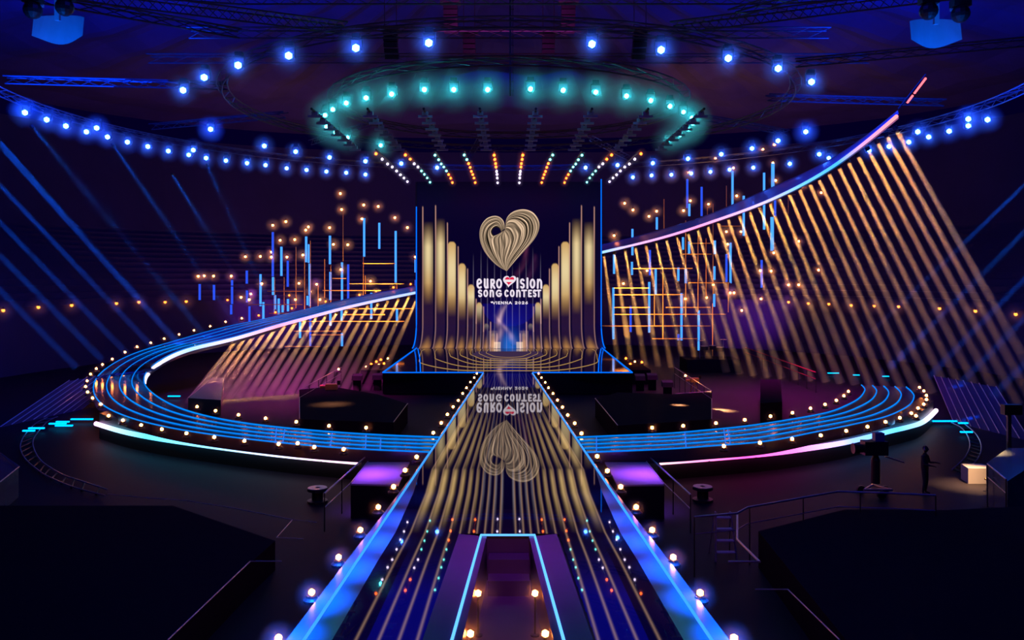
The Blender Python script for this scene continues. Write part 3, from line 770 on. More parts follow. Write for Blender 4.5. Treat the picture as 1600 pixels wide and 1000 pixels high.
for pts, side in ((lwa, 'left'), (rw, 'right')):
    hi = [p for p in pts if p[1] < (372 if side == 'left' else 345)]; lo_ = [p for p in pts if p not in hi]
    place_row('warm', field_proto, [(u, D(u, v, fieldy(u, i))) for i, (u, v) in enumerate(hi)], 'warm bulb of the upper cluster '+side+' of the screen, {} from the left', 'bulb lamp', 'upper warm bulbs '+side+' of the screen')
    place_row('warm', field_proto, [(u, D(u, v, fieldy(u, i))) for i, (u, v) in enumerate(lo_)], 'warm bulb of the lower cluster '+side+' of the screen, {} from the left', 'bulb lamp', 'lower warm bulbs '+side+' of the screen')
ls = [(388, 665), (470, 650), (305, 685), (236, 590), (1046, 528), (1130, 512), (962, 546), (880, 565), (550, 630), (715, 597), (537, 567)]
place_row('orange', field_proto, [(u, D(u/3.125+280, v/3.125+280, 82)) for u, v in ls], 'tiny warm bulb low above the left ribbon, {} from the left', 'bulb lamp', 'tiny bulbs above the left ribbon')
bal = [(5, 485), (60, 480), (112, 477), (182, 474), (217, 472), (258, 472), (291, 471)]
balR = [(1232, 472), (1263, 474), (1295, 475), (1330, 477), (1366, 478), (1404, 479), (1468, 482), (1524, 486), (1587, 491)]
for pts, s_ in ((bal, 'left'), (balR, 'right')):
    def onwall(u, v):
        y = 30.0
        while (abs((u-U0)*y/F)/41)**2.6+(abs(y-CY)/46)**2.6 < 1: y += .1
        return D(u, v, y-.5)
    place_row('amber', field_proto, [(u, onwall(u, v)) for u, v in pts], 'amber lamp on the '+s_+' balcony front, {} from the left', 'balcony lamp', s_+' balcony lamps')

# LED tubes
def vtube(u, v0, v1, y, label, group, mat=E_tube, w=.10):
    a, b = D(u, v0, y), D(u, v1, y)
    t = empty('led_tube', b)
    L_ = (a-b).length
    MB().box((0, 0, L_/2), (w*2, w, L_)).build('tube_light', mat, t)
    MB().box((0, .12, L_/2), (w*2.4, .1, L_+.12)).build('tube_back', M_black, t)
    tag(t, label, 'light tube', group)
lt = [(100, 512, 590), (170, 516, 590), (258, 492, 520), (258, 524, 610), (254, 613, 660), (330, 446, 510), (331, 543, 602), (343, 620, 695), (397, 464, 620), (411, 600, 685), (457, 258, 475), (458, 478, 565), (468, 566, 650), (486, 583, 660), (499, 330, 472), (505, 615, 650), (530, 398, 525), (531, 585, 645), (620, 280, 405), (631, 318, 408), (637, 412, 620), (627, 570, 615), (736, 276, 415), (738, 453, 590), (795, 406, 590), (825, 416, 590), (903, 190, 378), (977, 213, 340), (1057, 253, 505), (1154, 393, 455), (1155, 492, 520), (738, 650, 715), (793, 635, 690), (795, 752, 815), (590, 685, 775), (640, 680, 818), (938, 555, 680), (1063, 630, 695), (486, 690, 722)]
lt.sort(); 
for i, (u, a, b) in enumerate(lt):
    vtube(u/3.125+280, a/3.125+280, b/3.125+280, 84+(i % 5)*.6, 'upright pale blue light tube behind the left ribbon, {} from the left'.format(ordw(i+1)), 'light tubes left of the screen', E_tube2 if u < 345 or i % 7 == 3 else E_tube)
rt = [(497, 85, 215), (506, 195, 250), (561, 120, 250), (699, 50, 200), (840, 57, 310), (749, 160, 338), (879, 15, 170), (876, 255, 405), (889, 180, 250), (361, 256, 310), (252, 308, 425), (170, 415, 508), (250, 455, 513), (167, 570, 800), (244, 653, 768), (330, 402, 515), (327, 545, 770), (356, 487, 600), (457, 480, 540), (490, 487, 550), (471, 595, 805), (457, 778, 805), (548, 672, 850), (478, 345, 400), (505, 365, 418), (620, 360, 420), (618, 475, 535), (617, 598, 655), (672, 420, 545), (690, 370, 550), (829, 447, 570)]
rt.sort()
for i, (u, a, b) in enumerate(rt):
    vtube(u/2.858+900, a/2.858+250, b/2.858+250, 84+(i % 5)*.6, 'upright pale blue light tube behind the right ribbon, {} from the left'.format(ordw(i+1)), 'light tubes right of the screen', E_tube2 if i % 4 == 2 else E_tube, .15 if u in (879, 876) else .10)
# brass pipes
def pipe(a, b, label, group, r=.05):
    c = (a+b)/2; o = MB().tube([a-c, b-c], r, 6).build('brass_pipe', M_gold, None, loc=c); tag(o, label, 'pipe', group)
lh = [(895, 1055, 411), (832, 1100, 510), (748, 815, 484), (430, 605, 547), (700, 985, 543), (340, 600, 612), (760, 1140, 632), (800, 1005, 661), (590, 1100, 694), (560, 790, 742), (515, 690, 817), (640, 800, 760), (440, 540, 655)]
for i, (a, b, v) in enumerate(sorted(lh, key=lambda q: q[2])):
    pipe(D(a/3.125+280, v/3.125+280, 82.5), D(b/3.125+280, v/3.125+280, 82.5), 'level brass pipe behind the left ribbon, {} from the top'.format(ordw(i+1)), 'level pipes left of the screen')
lv = [(800, 165, 400), (570, 330, 630), (612, 375, 650), (899, 380, 590), (909, 470, 560), (466, 480, 660), (512, 480, 640), (710, 390, 580), (678, 520, 620), (1063, 505, 560), (740, 420, 640), (640, 300, 640)]
for i, (u, a, b) in enumerate(sorted(lv)):
    pipe(D(u/3.125+280, a/3.125+280, 82.3), D(u/3.125+280, b/3.125+280, 82.3), 'upright thin brass pipe behind the left ribbon, {} from the left'.format(ordw(i+1)), 'upright pipes left of the screen', .035)
rh = [(255, 520, 484), (170, 325, 571), (170, 480, 601), (170, 330, 658), (400, 600, 658), (170, 670, 689), (110, 600, 741), (340, 545, 798), (475, 605, 420), (500, 690, 548), (650, 735, 295), (500, 600, 372), (930, 980, 155)]
for i, (a, b, v) in enumerate(sorted(rh, key=lambda q: (q[2], q[0]))):
    pipe(D(a/2.858+900, v/2.858+250, 82.5), D(b/2.858+900, v/2.858+250, 82.5), 'level brass pipe behind the right ribbon, {} from the top'.format(ordw(i+1)), 'level pipes right of the screen')
rv = [(393, 175, 320), (612, 195, 600), (490, 270, 700), (545, 300, 680), (388, 480, 800), (672, 115, 250), (350, 600, 740), (587, 210, 260), (680, 550, 680), (610, 640, 890), (581, 350, 620), (948, 155, 240)]
for i, (u, a, b) in enumerate(sorted(rv)):
    pipe(D(u/2.858+900, a/2.858+250, 82.3), D(u/2.858+900, b/2.858+250, 82.3), 'upright thin brass pipe behind the right ribbon, {} from the left'.format(ordw(i+1)), 'upright pipes right of the screen', .035)

# ------------------------------------------------------------------ lamp battens above the stage
ZR = 14.8
r1 = [(440, 769), (471, 796), (498, 820), (521, 835), (543, 855), (562, 874), (580, 890), (597, 908)]
r2 = [(587, 775), (611, 796), (631, 819), (650, 835), (667, 855), (682, 872), (696, 890), (710, 911)]
r3 = [(735, 776), (753, 799), (766, 820), (779, 835), (792, 855), (803, 873), (813, 891), (822, 913)]
r4 = [(881, 775), (894, 798), (903, 818), (911, 837), (917, 857), (924, 873), (930, 890), (936, 913)]
r5 = [(1031, 776), (1034, 797), (1038, 818), (1040, 835), (1043, 857), (1045, 872), (1046, 890), (1048, 914)]
cl = ['owwwwwww', 'oowwmmmm', 'mmmmmooo', 'mmoooooo', 'oooowwww']
KC = {'o': 'orange', 'w': 'white', 'm': 'mint'}
allr = [([(u/3.2+450, v/3.2) for u, v in r], c) for r, c in zip((r1, r2, r3, r4, r5), cl)]
allr += [([(1589-u, v) for u, v in r], c) for r, c in reversed(allr)]
for i, (r, c) in enumerate(allr):
    P = [G(u, v, ZR) for u, v in r]
    t = empty('lamp_batten', (P[0]+P[-1])/2+Vector((0, 0, .3)))
    tag(t, 'black overhead batten of eight small lamps above the stage, {} from the left'.format(ordw(i+1)), 'lamp bar', 'lamp battens above the stage')
    d = (P[0]-P[-1]).normalized()
    ch(MB().tube([P[-1]-d*-.0+Vector((0, 0, .28)), P[0]+Vector((0, 0, .28))], .06, 6), 'bar', M_black, t)
    for p, k in zip(P, c):
        b = bpy.data.objects.new('lamp', BULB[KC[k]]); COL.objects.link(b); b.location = p; child_fix(b, t)
        h = bpy.data.objects.new('haze', HZ); COL.objects.link(h); h.parent = b; h.scale = (KB[KC[k]][2],)*3
# hanging louvre bars nearer than the lit battens
M_shut = matte('dim_shutter', (.35, .35, .45), .4)
for i in range(8):
    x = -10.2+i*2.9
    t = empty('shutter_batten', (x, 49, 15.0)); tag(t, 'dark overhead batten of unlit shutter lamps under the teal ring, {} from the left'.format(ordw(i+1)), 'lamp bar', 'unlit battens under the teal ring')
    ch(MB().tube([(x, 43, 15.2), (x, 56, 15.2)], .07, 6), 'bar', M_black, t)
    for k in range(7):
        ch(MB().box((x, 43.8+k*1.9, 14.95), (.75, .12, .12)).box((x, 43.8+k*1.9, 15.1), (.3, .3, .2)), 'shutter_lamp', M_shut, t)

# ------------------------------------------------------------------ light beams
H_beam = hazemat('beam_haze', .22, False)
H_beamB = hazemat('blue_beam_haze', .06, False)
def beam(a, b, r0, r1, col, P, spread, label, group, haze, head=True, nm='beam_lamp'):
    t = empty(nm, a); d = b-a; L_ = d.length
    q = d.to_track_quat('-Z', 'Y'); t.rotation_euler = q.to_euler()
    MB().lathe([(r0*1.1, .24), (r0*1.25, .2), (r0*1.25, .02), (r0*1.15, .0), (r0*1.05, .06), (0, .06)], 10).lathe([(0, .24), (r0*1.1, .24)], 10).build('lamp_head', M_black, t)
    ld = bpy.data.lights.new('beam_light', 'AREA'); ld.shape = 'DISK'; ld.size = r0*2; ld.energy = P; ld.color = col; ld.spread = math.radians(spread)
    lo = bpy.data.objects.new('beam_light', ld); COL.objects.link(lo); lo.parent = t; lo.location = (0, 0, -.02)
    MB().tube([(0, 0, -.06), (0, 0, -L_)], [r0*1.05, r1], 14).build('lit_haze', haze, t)
    tag(t, label, 'light beam', group)
lb = [(285, 778), (330, 765), (375, 753), (422, 740), (470, 730), (517, 716), (567, 704), (617, 690), (668, 680), (717, 666), (768, 655), (817, 645), (868, 634), (919, 624), (969, 612), (1017, 600), (1069, 590), (1120, 578), (1163, 580)]
GOLD = (1.0, .44, .13)
def RB(u): return 23.2+float(np.interp(u, [430, 640, 950, 1120], [0, 5.4, 5.4, 0]))+1.3
for i, (u, v) in enumerate(lb):
    u, v = u/3.125+280, v/3.125+280
    a = RC(u, v, RB(u)); t_ = i/18
    s_ = -.75+.30*t_; ye = 52.6+6*t_
    ve = V0+F*(EYE+1.45)/ye; b = D(u+s_*(ve-v), ve, ye)
    beam(a, b, .13, .30, GOLD, 12, 2.0, 'slanting gold light beam under the left ribbon, {} from the left'.format(ordw(i+1)), 'gold beams left', H_beam)
rb = [(u/2.858+900, v/2.858+250) for u, v in [(125, 430), (172, 420), (219, 405), (266, 393), (312, 382), (358, 371), (404, 358), (452, 345), (500, 329), (544, 314), (588, 298), (635, 282), (680, 266), (729, 249), (774, 231), (820, 213), (865, 194), (908, 172), (953, 153), (998, 132), (1044, 108), (1085, 88), (1130, 62), (1175, 37), (1217, 12)]]
rb += [(1341, 245), (1357, 235), (1371.6, 224), (1386, 213.5), (1400, 202.6)]
for i, (u, v) in enumerate(rb):
    a = RC(u, v, RB(u)); q = (u-945)/455
    s_ = .13+.43*max(q, 0)**.85; ye = a.y*.94
    ve = V0+F*(EYE+1.45)/ye; b = D(u+s_*(ve-v), ve, ye)
    beam(a, b, .13, .36, GOLD, 18, 2.0, 'gold light beam falling from the right ribbon, {} from the left'.format(ordw(i+1)), 'gold beams right', H_beam)
BB = (.0, .10, 1.0)
bl_ = [((325, 260), (432, 500)), ((270, 274), (413, 503)), ((178, 228), (371, 509)), ((52, 200), (318, 521)), ((0, 220), (277, 533)), ((-88, 130), (277, 536)), ((-150, 130), (237, 541)), ((-210, 130), (198, 552)), ((-265, 130), (160, 562)), ((-320, 130), (120, 575))]
for i, (p, q) in enumerate(reversed(bl_)):
    beam(G(p[0], p[1], 16.0), RC(q[0], q[1], 25), .10, .24, BB, 14, 1.6, 'thin blue light beam slanting down to the left walkway, {} from the left'.format(ordw(i+1)), 'blue beams left', H_beamB)
br_ = [((1745, 150), (1340, 540)), ((1810, 150), (1390, 575)), ((1900, 130), (1450, 590)), ((1960, 130), (1500, 600)), ((2040, 130), (1550, 620))]
for i, (p, q) in enumerate(br_):
    beam(G(p[0], p[1], 16.0), G(q[0], q[1], 0), .10, .24, BB, 14, 1.6, 'thin blue light beam slanting in from the right edge, {} from the left'.format(ordw(i+1)), 'blue beams right', H_beamB)

# ------------------------------------------------------------------ footlights
def foot_proto(kind):
    t = empty('footlight')
    MB().lathe([(.17, -.16), (.18, -.10), (.12, -.06), (.11, -.02)], 12).build('base', M_black, t)
    b = bpy.data.objects.new('bulb', BULB[kind]); COL.objects.link(b); b.parent = t; b.location = (0, 0, .05)
    h = bpy.data.objects.new('haze', HZF); COL.objects.link(h); h.parent = t; h.scale = (KB[kind][2],)*3
    return t
rl = [(487, 929), (529, 874), (563, 831), (591, 795), (615, 763), (633, 737), (651, 716), (677, 678), (689.5, 662.5), (699, 649), (708, 637), (716, 627), (723, 616), (729, 607), (735, 598), (741, 591), (745, 584.5), (435, 1001)]
rr_ = [(1094, 930), (1052, 874), (1019, 831), (994, 795), (970, 763), (949, 738), (933, 715), (908.5, 679), (898, 663), (887, 650), (879, 637.5), (871, 626.5), (864, 616), (857, 607), (852, 598.5), (846, 591), (841.5, 584.5), (1147, 1001)]
for pts, s_ in ((rl, 'left'), (rr_, 'right')):
    pts = sorted(pts, key=lambda p: -p[1])
    for i, (u, v) in enumerate(pts):
        o = place('foot', foot_proto, G(u, v, .05), 'warm footlight along the '+s_+' runway edge, {} from the nearest'.format(ordw(i+1)), 'footlight', s_+' runway footlights')
        s0 = float(np.interp(v, [584, 700, 760, 1000], [.8, 1.0, 1.0, .95])); o.scale = (s0,)*3
for i, (u, v) in enumerate(((747, 927), (836, 927), (735, 990), (852, 990))):
    p = G(u, v, -.2); t = empty('stand_lamp', (p.x, p.y, TZ)); h0 = -.2-TZ
    MB().lathe([(0, 0), (.1, 0), (.1, .03), (.02, .05), (.02, h0-.06), (0, h0-.06)], 10).build('lamp_stand', M_black, t)
    b = bpy.data.objects.new('bulb', BULB['foot']); COL.objects.link(b); b.parent = t; b.location = (0, 0, h0)
    h = bpy.data.objects.new('haze', HZF); COL.objects.link(h); h.parent = b; h.scale = (.6,)*3
    tag(t, ('farther left', 'farther right', 'nearer left', 'nearer right')[i]+' warm bulb on a short stand inside the sunken runway trap', 'footlight', 'bulbs in the trap')
olL = [(u/3.124, v/3.124+480) for u, v in [(548, 260), (500, 287), (470, 307), (442, 334), (425, 363), (418, 391), (428, 418), (452, 448), (492, 478), (610, 226), (669, 200), (736, 180), (801, 160), (874, 139), (947, 119), (1026, 99), (1101, 77), (1180, 60), (530, 535), (600, 557), (689, 580), (790, 601), (910, 621), (1046, 640), (1193, 658), (1360, 674)]]+[(465, 694.5), (491, 700.5), (537, 704)]
a_ = [p for p in olL if p[1] > 590]; b_ = [p for p in olL if p[1] <= 590]
place_row('foot', foot_proto, [(u, G(u, v, .08)) for u, v in a_], 'small warm lamp on the outer rim of the left walkway, {} from the left', 'footlight', 'outer rim lamps left')
place_row('foot', foot_proto, [(u, RC(u, v, 27.2)+Vector((0, 0, .05))) for u, v in b_], 'small warm lamp beside the far rising rim of the left walkway, {} from the left', 'footlight', 'far rim lamps left')
inL = [(u/3.124, v/3.124+480) for u, v in [(962, 490), (1052, 510), (1164, 530), (1296, 547), (1446, 565)]]+[(514, 667), (572, 670)]
place_row('foot', foot_proto, [(u, G(u, v, .08)) for u, v in inL], 'small warm lamp on the inner rim of the left walkway, {} from the left', 'footlight', 'inner rim lamps left')
olR = [(u/3.124+1100, v/3.124+480) for u, v in [(97, 684), (273, 668), (431, 649), (570, 631), (694, 609), (798, 589), (886, 565), (956, 545), (1012, 522), (1052, 395), (1073, 413), (1086, 435), (1086, 455), (1073, 478), (1045, 497), (1035, 535)]]
place_row('foot', foot_proto, [(u, G(u, v, .08)) for u, v in olR], 'small warm lamp on the outer rim of the right walkway, {} from the left', 'footlight', 'outer rim lamps right')
inR = [(u/3.124+1100, v/3.124+480) for u, v in [(58, 571), (199, 555), (325, 537), (432, 520), (520, 498), (591, 479), (646, 459), (683, 437), (705, 415)]]+[(1019, 670), (1067.5, 667)]
place_row('foot', foot_proto, [(u, G(u, v, .08)) for u, v in inR], 'small warm lamp on the inner rim of the right walkway, {} from the left', 'footlight', 'inner rim lamps right')
for p, w in ((b_, 0),): pass

# ------------------------------------------------------------------ trusses
def truss(pts, w=.35, closed=False, name='truss', label='', group=None, cat='truss', step=1):
    m = MB(); P = [Vector(p) for p in pts]; N = len(P)
    ch_ = [[], [], []]
    for i, p in enumerate(P):
        t = (P[(i+1) % N]-P[i-1]) if closed else P[min(i+1, N-1)]-P[max(i-1, 0)]
        t.normalize(); up = Vector((0, 0, 1)) if abs(t.z) < .9 else Vector((0, 1, 0))
        s_ = t.cross(up).normalized(); up = s_.cross(t)
        ch_[0].append(p+s_*w); ch_[1].append(p-s_*w); ch_[2].append(p-up*w*1.4)
    for c in ch_: m.tube(c, .045, 4, closed)
    for i in range(N if closed else N-1):
        j = (i+1) % N
        for a, b in ((0, 1), (1, 2), (2, 0)):
            m.tube([ch_[a][i], ch_[b][j]], .025, 3, cap=False)
    o = m.build(name, M_truss); tag(o, label, cat, group); return o
def ringpts(R, z, n, a0=0, a1=2*PI, closed=True):
    return [(R*math.cos(a0+(a1-a0)*i/(n if closed else n-1)), CY+R*math.sin(a0+(a1-a0)*i/(n if closed else n-1)), z) for i in range(n)]
truss(ringpts(11, 17.6, 40), closed=True, label='inner circular truss carrying the teal lamps', w=.3)
truss(ringpts(17.3, 17.6, 64), closed=True, label='large circular truss carrying the outer blue lamps', w=.3)
truss(ringpts(30.3, 17.6, 84, -.35, PI+.35, False), label='widest arc of truss carrying the sweeping blue rows', w=.3)
for i in range(12):
    a = 2*PI*i/12+.13
    p, q = (17.3*math.cos(a), CY+17.3*math.sin(a)), (30*math.cos(a), CY+30*math.sin(a))
    if q[1] < 28: continue
    truss([(p[0]+(q[0]-p[0])*t/12, p[1]+(q[1]-p[1])*t/12, 18.6+.5*math.sin(i*2)) for t in range(13)], label='radial truss spoke between the big lamp rings, {} going anticlockwise from the right'.format(ordw(i+1)), group='radial truss spokes', w=.28)
for i, (x0, y0, x1, y1, z) in enumerate(((-22, 40, -9, 46, 20.5), (9, 46, 22, 40, 20.5), (-20, 52, 20, 52, 22), (-26, 60, 26, 60, 22.5), (-14, 44, 14, 44, 21.5), (-30, 34, -12, 38, 19.5), (12, 38, 30, 34, 19.5))):
    truss([(x0+(x1-x0)*t/30, y0+(y1-y0)*t/30, z) for t in range(31)], label=('short dark roof truss slanting above the left of the teal ring', 'short dark roof truss slanting above the right of the teal ring', 'long dark roof truss crossing above the teal ring', 'longest dark roof truss, farthest back above the lamp rings', 'middle dark roof truss crossing nearest above the teal ring', 'blue-lit roof truss near the upper left edge', 'blue-lit roof truss near the upper right edge')[i], group='straight roof trusses', w=.4)
# centre cable column
o = MB().box((.08, 46, 23.5), (.10, .10, 14)).box((.22, 46, 23.5), (.04, .04, 14)); 
for k in range(28): o.box((.15, 46, 16.8+k*.5), (.26, .04, .04))
o = o.build('cable_column', M_truss); tag(o, 'thin upright cable ladder hanging through the middle of the lamp rings', 'cable ladder')
# hanging speaker and lamp clusters (silhouettes)
def cluster(p, i):
    t = empty('hanging_speaker', p); tag(t, 'dark box-shaped speaker cluster hanging among the roof trusses, {} from the left'.format(ordw(i+1)), 'speaker', 'hanging speakers')
    m = MB()
    for k in range(5): m.box((0, .05*k*k, -.32*k), (.9, .6, .3), Matrix.Rotation(.08*k, 3, 'X'))
    m.build('cabinet_stack', M_black, t); MB().box((0, 0, .3), (1.3, .8, .08)).tube([(-.4, 0, .3), (-.4, 0, 3)], .03, 4).tube([(.4, 0, .3), (.4, 0, 3)], .03, 4).build('hanging_frame', M_truss, t)
for i, (u, v, y) in enumerate(((610, 72, 56), (704, 30, 54), (733, 76, 60), (857, 76, 60), (888, 30, 54), (1000, 72, 56))):
    cluster(D(u, v-18, y), i)
# followspot cradles at the top corners
def cradle(u, v, y, side, flip):
    c = D(u, v, y); t = empty('followspot_cradle', c)
    tag(t, 'blue-lit pale cradle panel with dark moving lamps at the top {} corner'.format(side), 'lamp cradle')
    m = MB()
    A = [Vector((x, .5+.25*math.cos(x*2), -.55-.12*math.cos(x*3))) for x in np.linspace(-.75, .75, 12)]
    m.strip(A, [p+Vector((0, .1, .55+.35*math.cos(p.x*2.0))) for p in A]); m.box((flip*.05, .45, .45), (.14, .1, 1.0)); m.box((-flip*.5, .45, .42), (.28, .06, .16))
    m.build('pale_panel', matte('pale_grey_panel', (.5, .5, .55), .6), t)
    for k, (x, z) in enumerate(((-.42*flip, .12), (.5*flip, .2))):
        MB().ball((x, 0, z), .26, 12, 8).box((x, .0, z+.3), (.5, .3, .2)).build('moving_head', M_black, t)
    l = area('cradle_light', c+Vector((0, -.6, -1.6)), c+Vector((0, .5, 0)), .6, (0, .13, 1.0), 26, 120); child_fix(l, t)
cradle(74, 22, 24, 'left', 1); cradle(1478, 28, 24, 'right', -1)
cradle_r2 = None

# ------------------------------------------------------------------ things on the floor
ZG = -1.5
def plat(pts, z1, name, label, cat, mat, rim=None, z0=ZG, top=None):
    P = [G(u, v, z1) for u, v in pts]; c = sum(P, Vector())/len(P); c.z = z0
    t = empty(name, c); tag(t, label, cat)
    ch(MB().prism([(p.x, p.y) for p in P], z0, z1-.05 if top else z1), 'body', mat, t)
    if top: ch(MB().prism([(p.x, p.y) for p in P], z1-.05, z1), 'top_board', top, t)
    if rim:
        for a, b in rim: ch(MB().tube([P[a]+Vector((0, 0, .02)), P[b]+Vector((0, 0, .02))], .022, 5), 'rim', M_rail, t)
    return t
plat([(548, 756), (622, 758), (640, 722), (575, 722)], -.35, 'ramp_platform', 'violet-lit square platform beside the runway on the left', 'platform', M_drape, [(0, 3)], top=M_panel)
plat([(965, 758), (1038, 757), (1010, 722), (945, 722)], -.35, 'ramp_platform', 'violet-lit square platform beside the runway on the right', 'platform', M_drape, [(1, 2)], top=M_panel)
plat([(468, 609), (520, 604), (590, 616), (637, 631), (615, 660), (468, 655)], -.45, 'audience_pen', 'low dark walled pen inside the loop left of the runway', 'pen', M_drape, [(0, 5), (3, 4), (0, 1)])
plat([(1112, 612), (1055, 616), (965, 613), (930, 623), (965, 665), (1112, 655)], -.45, 'audience_pen', 'low dark walled pen inside the loop right of the runway', 'pen', M_drape, [(3, 4), (0, 1), (0, 5)])
plat([(294, 622), (333, 590), (350, 590), (345, 625)], -.6, 'side_ramp', 'small dark wedge ramp with gold-lit face at the left end of the purple floor', 'ramp', M_pit, [(0, 1)])
plat([(496, 664), (610, 664), (585, 678), (500, 676)], -1.2, 'red_riser', 'dark red low riser behind the left walkway', 'riser', M_red)
plat([(965, 666), (1067, 664), (1070, 678), (975, 676)], -1.2, 'red_riser', 'dark red low riser behind the right walkway', 'riser', M_red)
plat([(1188, 593), (1220, 593), (1222, 628), (1188, 630)], -.2, 'flight_case', 'dark upright equipment case on the purple floor at right', 'case', M_drape)
# rails beside the square platforms
def rail(pts, z, label, r=.03, posts=True, name='handrail', cat='railing', mat=None, group=None):
    P = [G(u, v, z) for u, v in pts]; t = empty(name, (P[0].x, P[0].y, ZG)); tag(t, label, cat, group)
    ch(MB().tube(P, r, 6), 'top_rail', mat or M_rail, t)
    if posts:
        Q = resample(P, max(2, int(sum((a-b).length for a, b in zip(P, P[1:]))/2.0)+1))
        for p in Q: ch(MB().tube([(p.x, p.y, ZG), p], .02, 5), 'post', M_black, t)
        ch(MB().tube([p-Vector((0, 0, .45)) for p in P], r*.6, 5), 'mid_rail', mat or M_rail, t)
rail([(507, 771), (578, 708)], -.3, 'violet-lit steel rail slanting beside the left platform')
rail([(1008, 708), (1079, 773)], -.3, 'violet-lit steel rail slanting beside the right platform')
rail([(1085, 808), (1152, 802), (1168, 793), (1310, 768), (1400, 771), (1462, 774)], .1, 'long violet handrail of the dark stand at lower right')
rail([(1152, 803), (1152, 843), (1187, 878), (1138, 878)], -.1, 'angled short handrail by the ladder at lower right', posts=False)
rail([(1180, 921), (1231, 921), (1312, 1000)], -.2, 'thin violet rim of the lowest platform at lower right', .014, False)
rail([(440, 877), (391, 877), (262, 1000)], -.2, 'thin violet rim of the lowest platform at lower left', .014, False)
rail([(495, 816), (457, 812), (432, 840), (474, 842)], -.2, 'thin violet bracket-shaped rim at lower left', .012, False)
rail([(168, 772), (230, 778), (290, 782), (360, 793), (457, 812)], -.3, 'long faint curved barrier rail at lower left', .012, False)
rail([(0, 753), (30, 729), (0, 708)], -.3, 'violet-rimmed corner of a blue platform at far left', .02, False)
rail([(1543, 725), (1572, 749)], 0, 'violet top rail of the blue-lit stair at far right', .025)
rail([(468, 609), (533, 574)], .0, 'thin pale rail rising to a bright tip left of the stage', .02)
rail([(1112, 611), (1054, 574)], .0, 'thin pale rail rising to a bright tip right of the stage', .02)
rail([(294, 622), (372, 535)], -.6, 'thin pale rim line along the left edge of the purple floor', .015, False)
rail([(1165, 543), (1275, 582)], -.1, 'dark red rail behind the purple floor at right', .04, True, mat=M_red)
for (u, v, lb_) in ((529, 578, 'left'), (1071, 588, 'right')):
    place('foot', foot_proto, G(u, v, .15), 'bright lamp at the tip of the pale {} rail'.format(lb_), 'lamp', 'rail tip lamps')
# drum-like cases
for (u, v, lb_) in ((496, 763, 'left'), (1098, 761, 'right')):
    p = G(u, v, -1.0); t = empty('cable_drum', (p.x, p.y, ZG)); tag(t, 'small round cable drum on the floor beyond the {} steel rail'.format(lb_), 'cable drum')
    MB().lathe([(0, .0), (.36, 0), (.36, .08), (.2, .1), (.2, .4), (.36, .42), (.36, .5), (0, .5)], 16).build('drum', M_black, t)
    MB().lathe([(.1, .51), (.34, .51), (.34, .53), (.1, .53)], 16).build('flange', M_rail, t)
# stepladder lower right
p = G(1135, 878, -1.5)
t = empty('stepladder', (p.x, p.y, ZG)); tag(t, 'dark metal stepladder with pale treads at lower right beside the runway', 'ladder')
for sx in (-.3, .3):
    MB().tube([(sx, 0, 0), (sx*.7, .35, 1.3)], .03, 5).build('side_rail', M_rail, t); MB().tube([(sx, .8, 0), (sx*.7, .4, 1.3)], .025, 5).build('back_leg', M_rail, t)
for k in range(4): MB().box((0, .07+.09*k, .25+.3*k), (.52-.04*k, .18, .03)).build('tread', M_panel, t)
# dolly tracks
def track(o_, i_, label):
    A = smoothpath([G(u, v, -1.38) for u, v in o_], 70); B = smoothpath([G(u, v, -1.38) for u, v in i_], 70)
    t = empty('camera_track', (A[35].x, A[35].y, ZG)); tag(t, label, 'camera track')
    ch(MB().tube(A, .03, 5), 'rail', M_rail, t); ch(MB().tube(B, .03, 5), 'rail', M_rail, t)
    for k in range(2, 68, 4): ch(MB().tube([A[k]-Vector((0, 0, .05)), B[k]-Vector((0, 0, .05))], .04, 4), 'sleeper', M_black, t)
tL = ([(74, 652), (54, 663), (38, 681), (32, 695), (34, 708), (43, 721), (60, 735), (74, 744), (101, 756), (128, 765), (164, 774)], [(90, 651), (74, 659), (58, 677), (51.5, 690), (54, 704), (63, 719), (78, 730.5), (101, 743), (128, 752), (168, 765)])
tR = ([(1491, 653), (1509, 664), (1524, 677), (1532.5, 692), (1533, 705), (1527, 718), (1515, 729), (1502, 737.5)], [(1486, 660), (1500, 667), (1509, 676), (1515, 689), (1515, 700), (1509, 713), (1498, 724.5), (1487, 734)])
track(*tL, 'curved camera dolly track, faint violet rails at the far left'); track(*tR, 'curved camera dolly track with violet rails at the far right')
# blue stair block and plinths, far right and far left
plat([(1541, 724), (1574, 752), (1600, 735), (1600, 700), (1575, 700)], -.1, 'blue_platform', 'blue-lit platform with stair struts at the far right edge', 'platform', M_side)
plat([(0, 752), (29, 729), (0, 706), (-40, 700), (-60, 740)], -.4, 'blue_platform', 'dark blue platform corner at the far left edge', 'platform', M_side)
area('blue_platform_light', (21, 34, 4), (21.5, 30, -.2), .6, (0, .12, 1), 60, 100)
# stands of seats at left and right (low risers with fences)
for side, pts in (('left', [(0, 622), (128, 596), (128, 640), (0, 668)]), ('right', [(1480, 600), (1600, 625), (1600, 668), (1490, 640)])):
    A, B = G(pts[0][0], pts[3][1], ZG), G(pts[1][0], pts[2][1], ZG)
    if side == 'right': A, B = G(1490, 660, ZG), G(1610, 690, ZG)
    t = empty('seating_stand', (A+B)/2); tag(t, 'dim blue sloped seating stand with upright dividers at the far '+side, 'seating stand')
    up = Vector((0, 7, 1.6)) if side == 'left' else Vector((3, 8, 1.6))
    ch(MB().strip([A, A.lerp(B, .5), B], [A+up, A.lerp(B, .5)+up, B+up]), 'slope', M_wall, t)
    for k in range(9):
        p = A.lerp(B, k/8); ch(MB().tube([p+Vector((0, 0, .03)), p+up+Vector((0, 0, .05))], .03, 4), 'divider', M_rail, t)
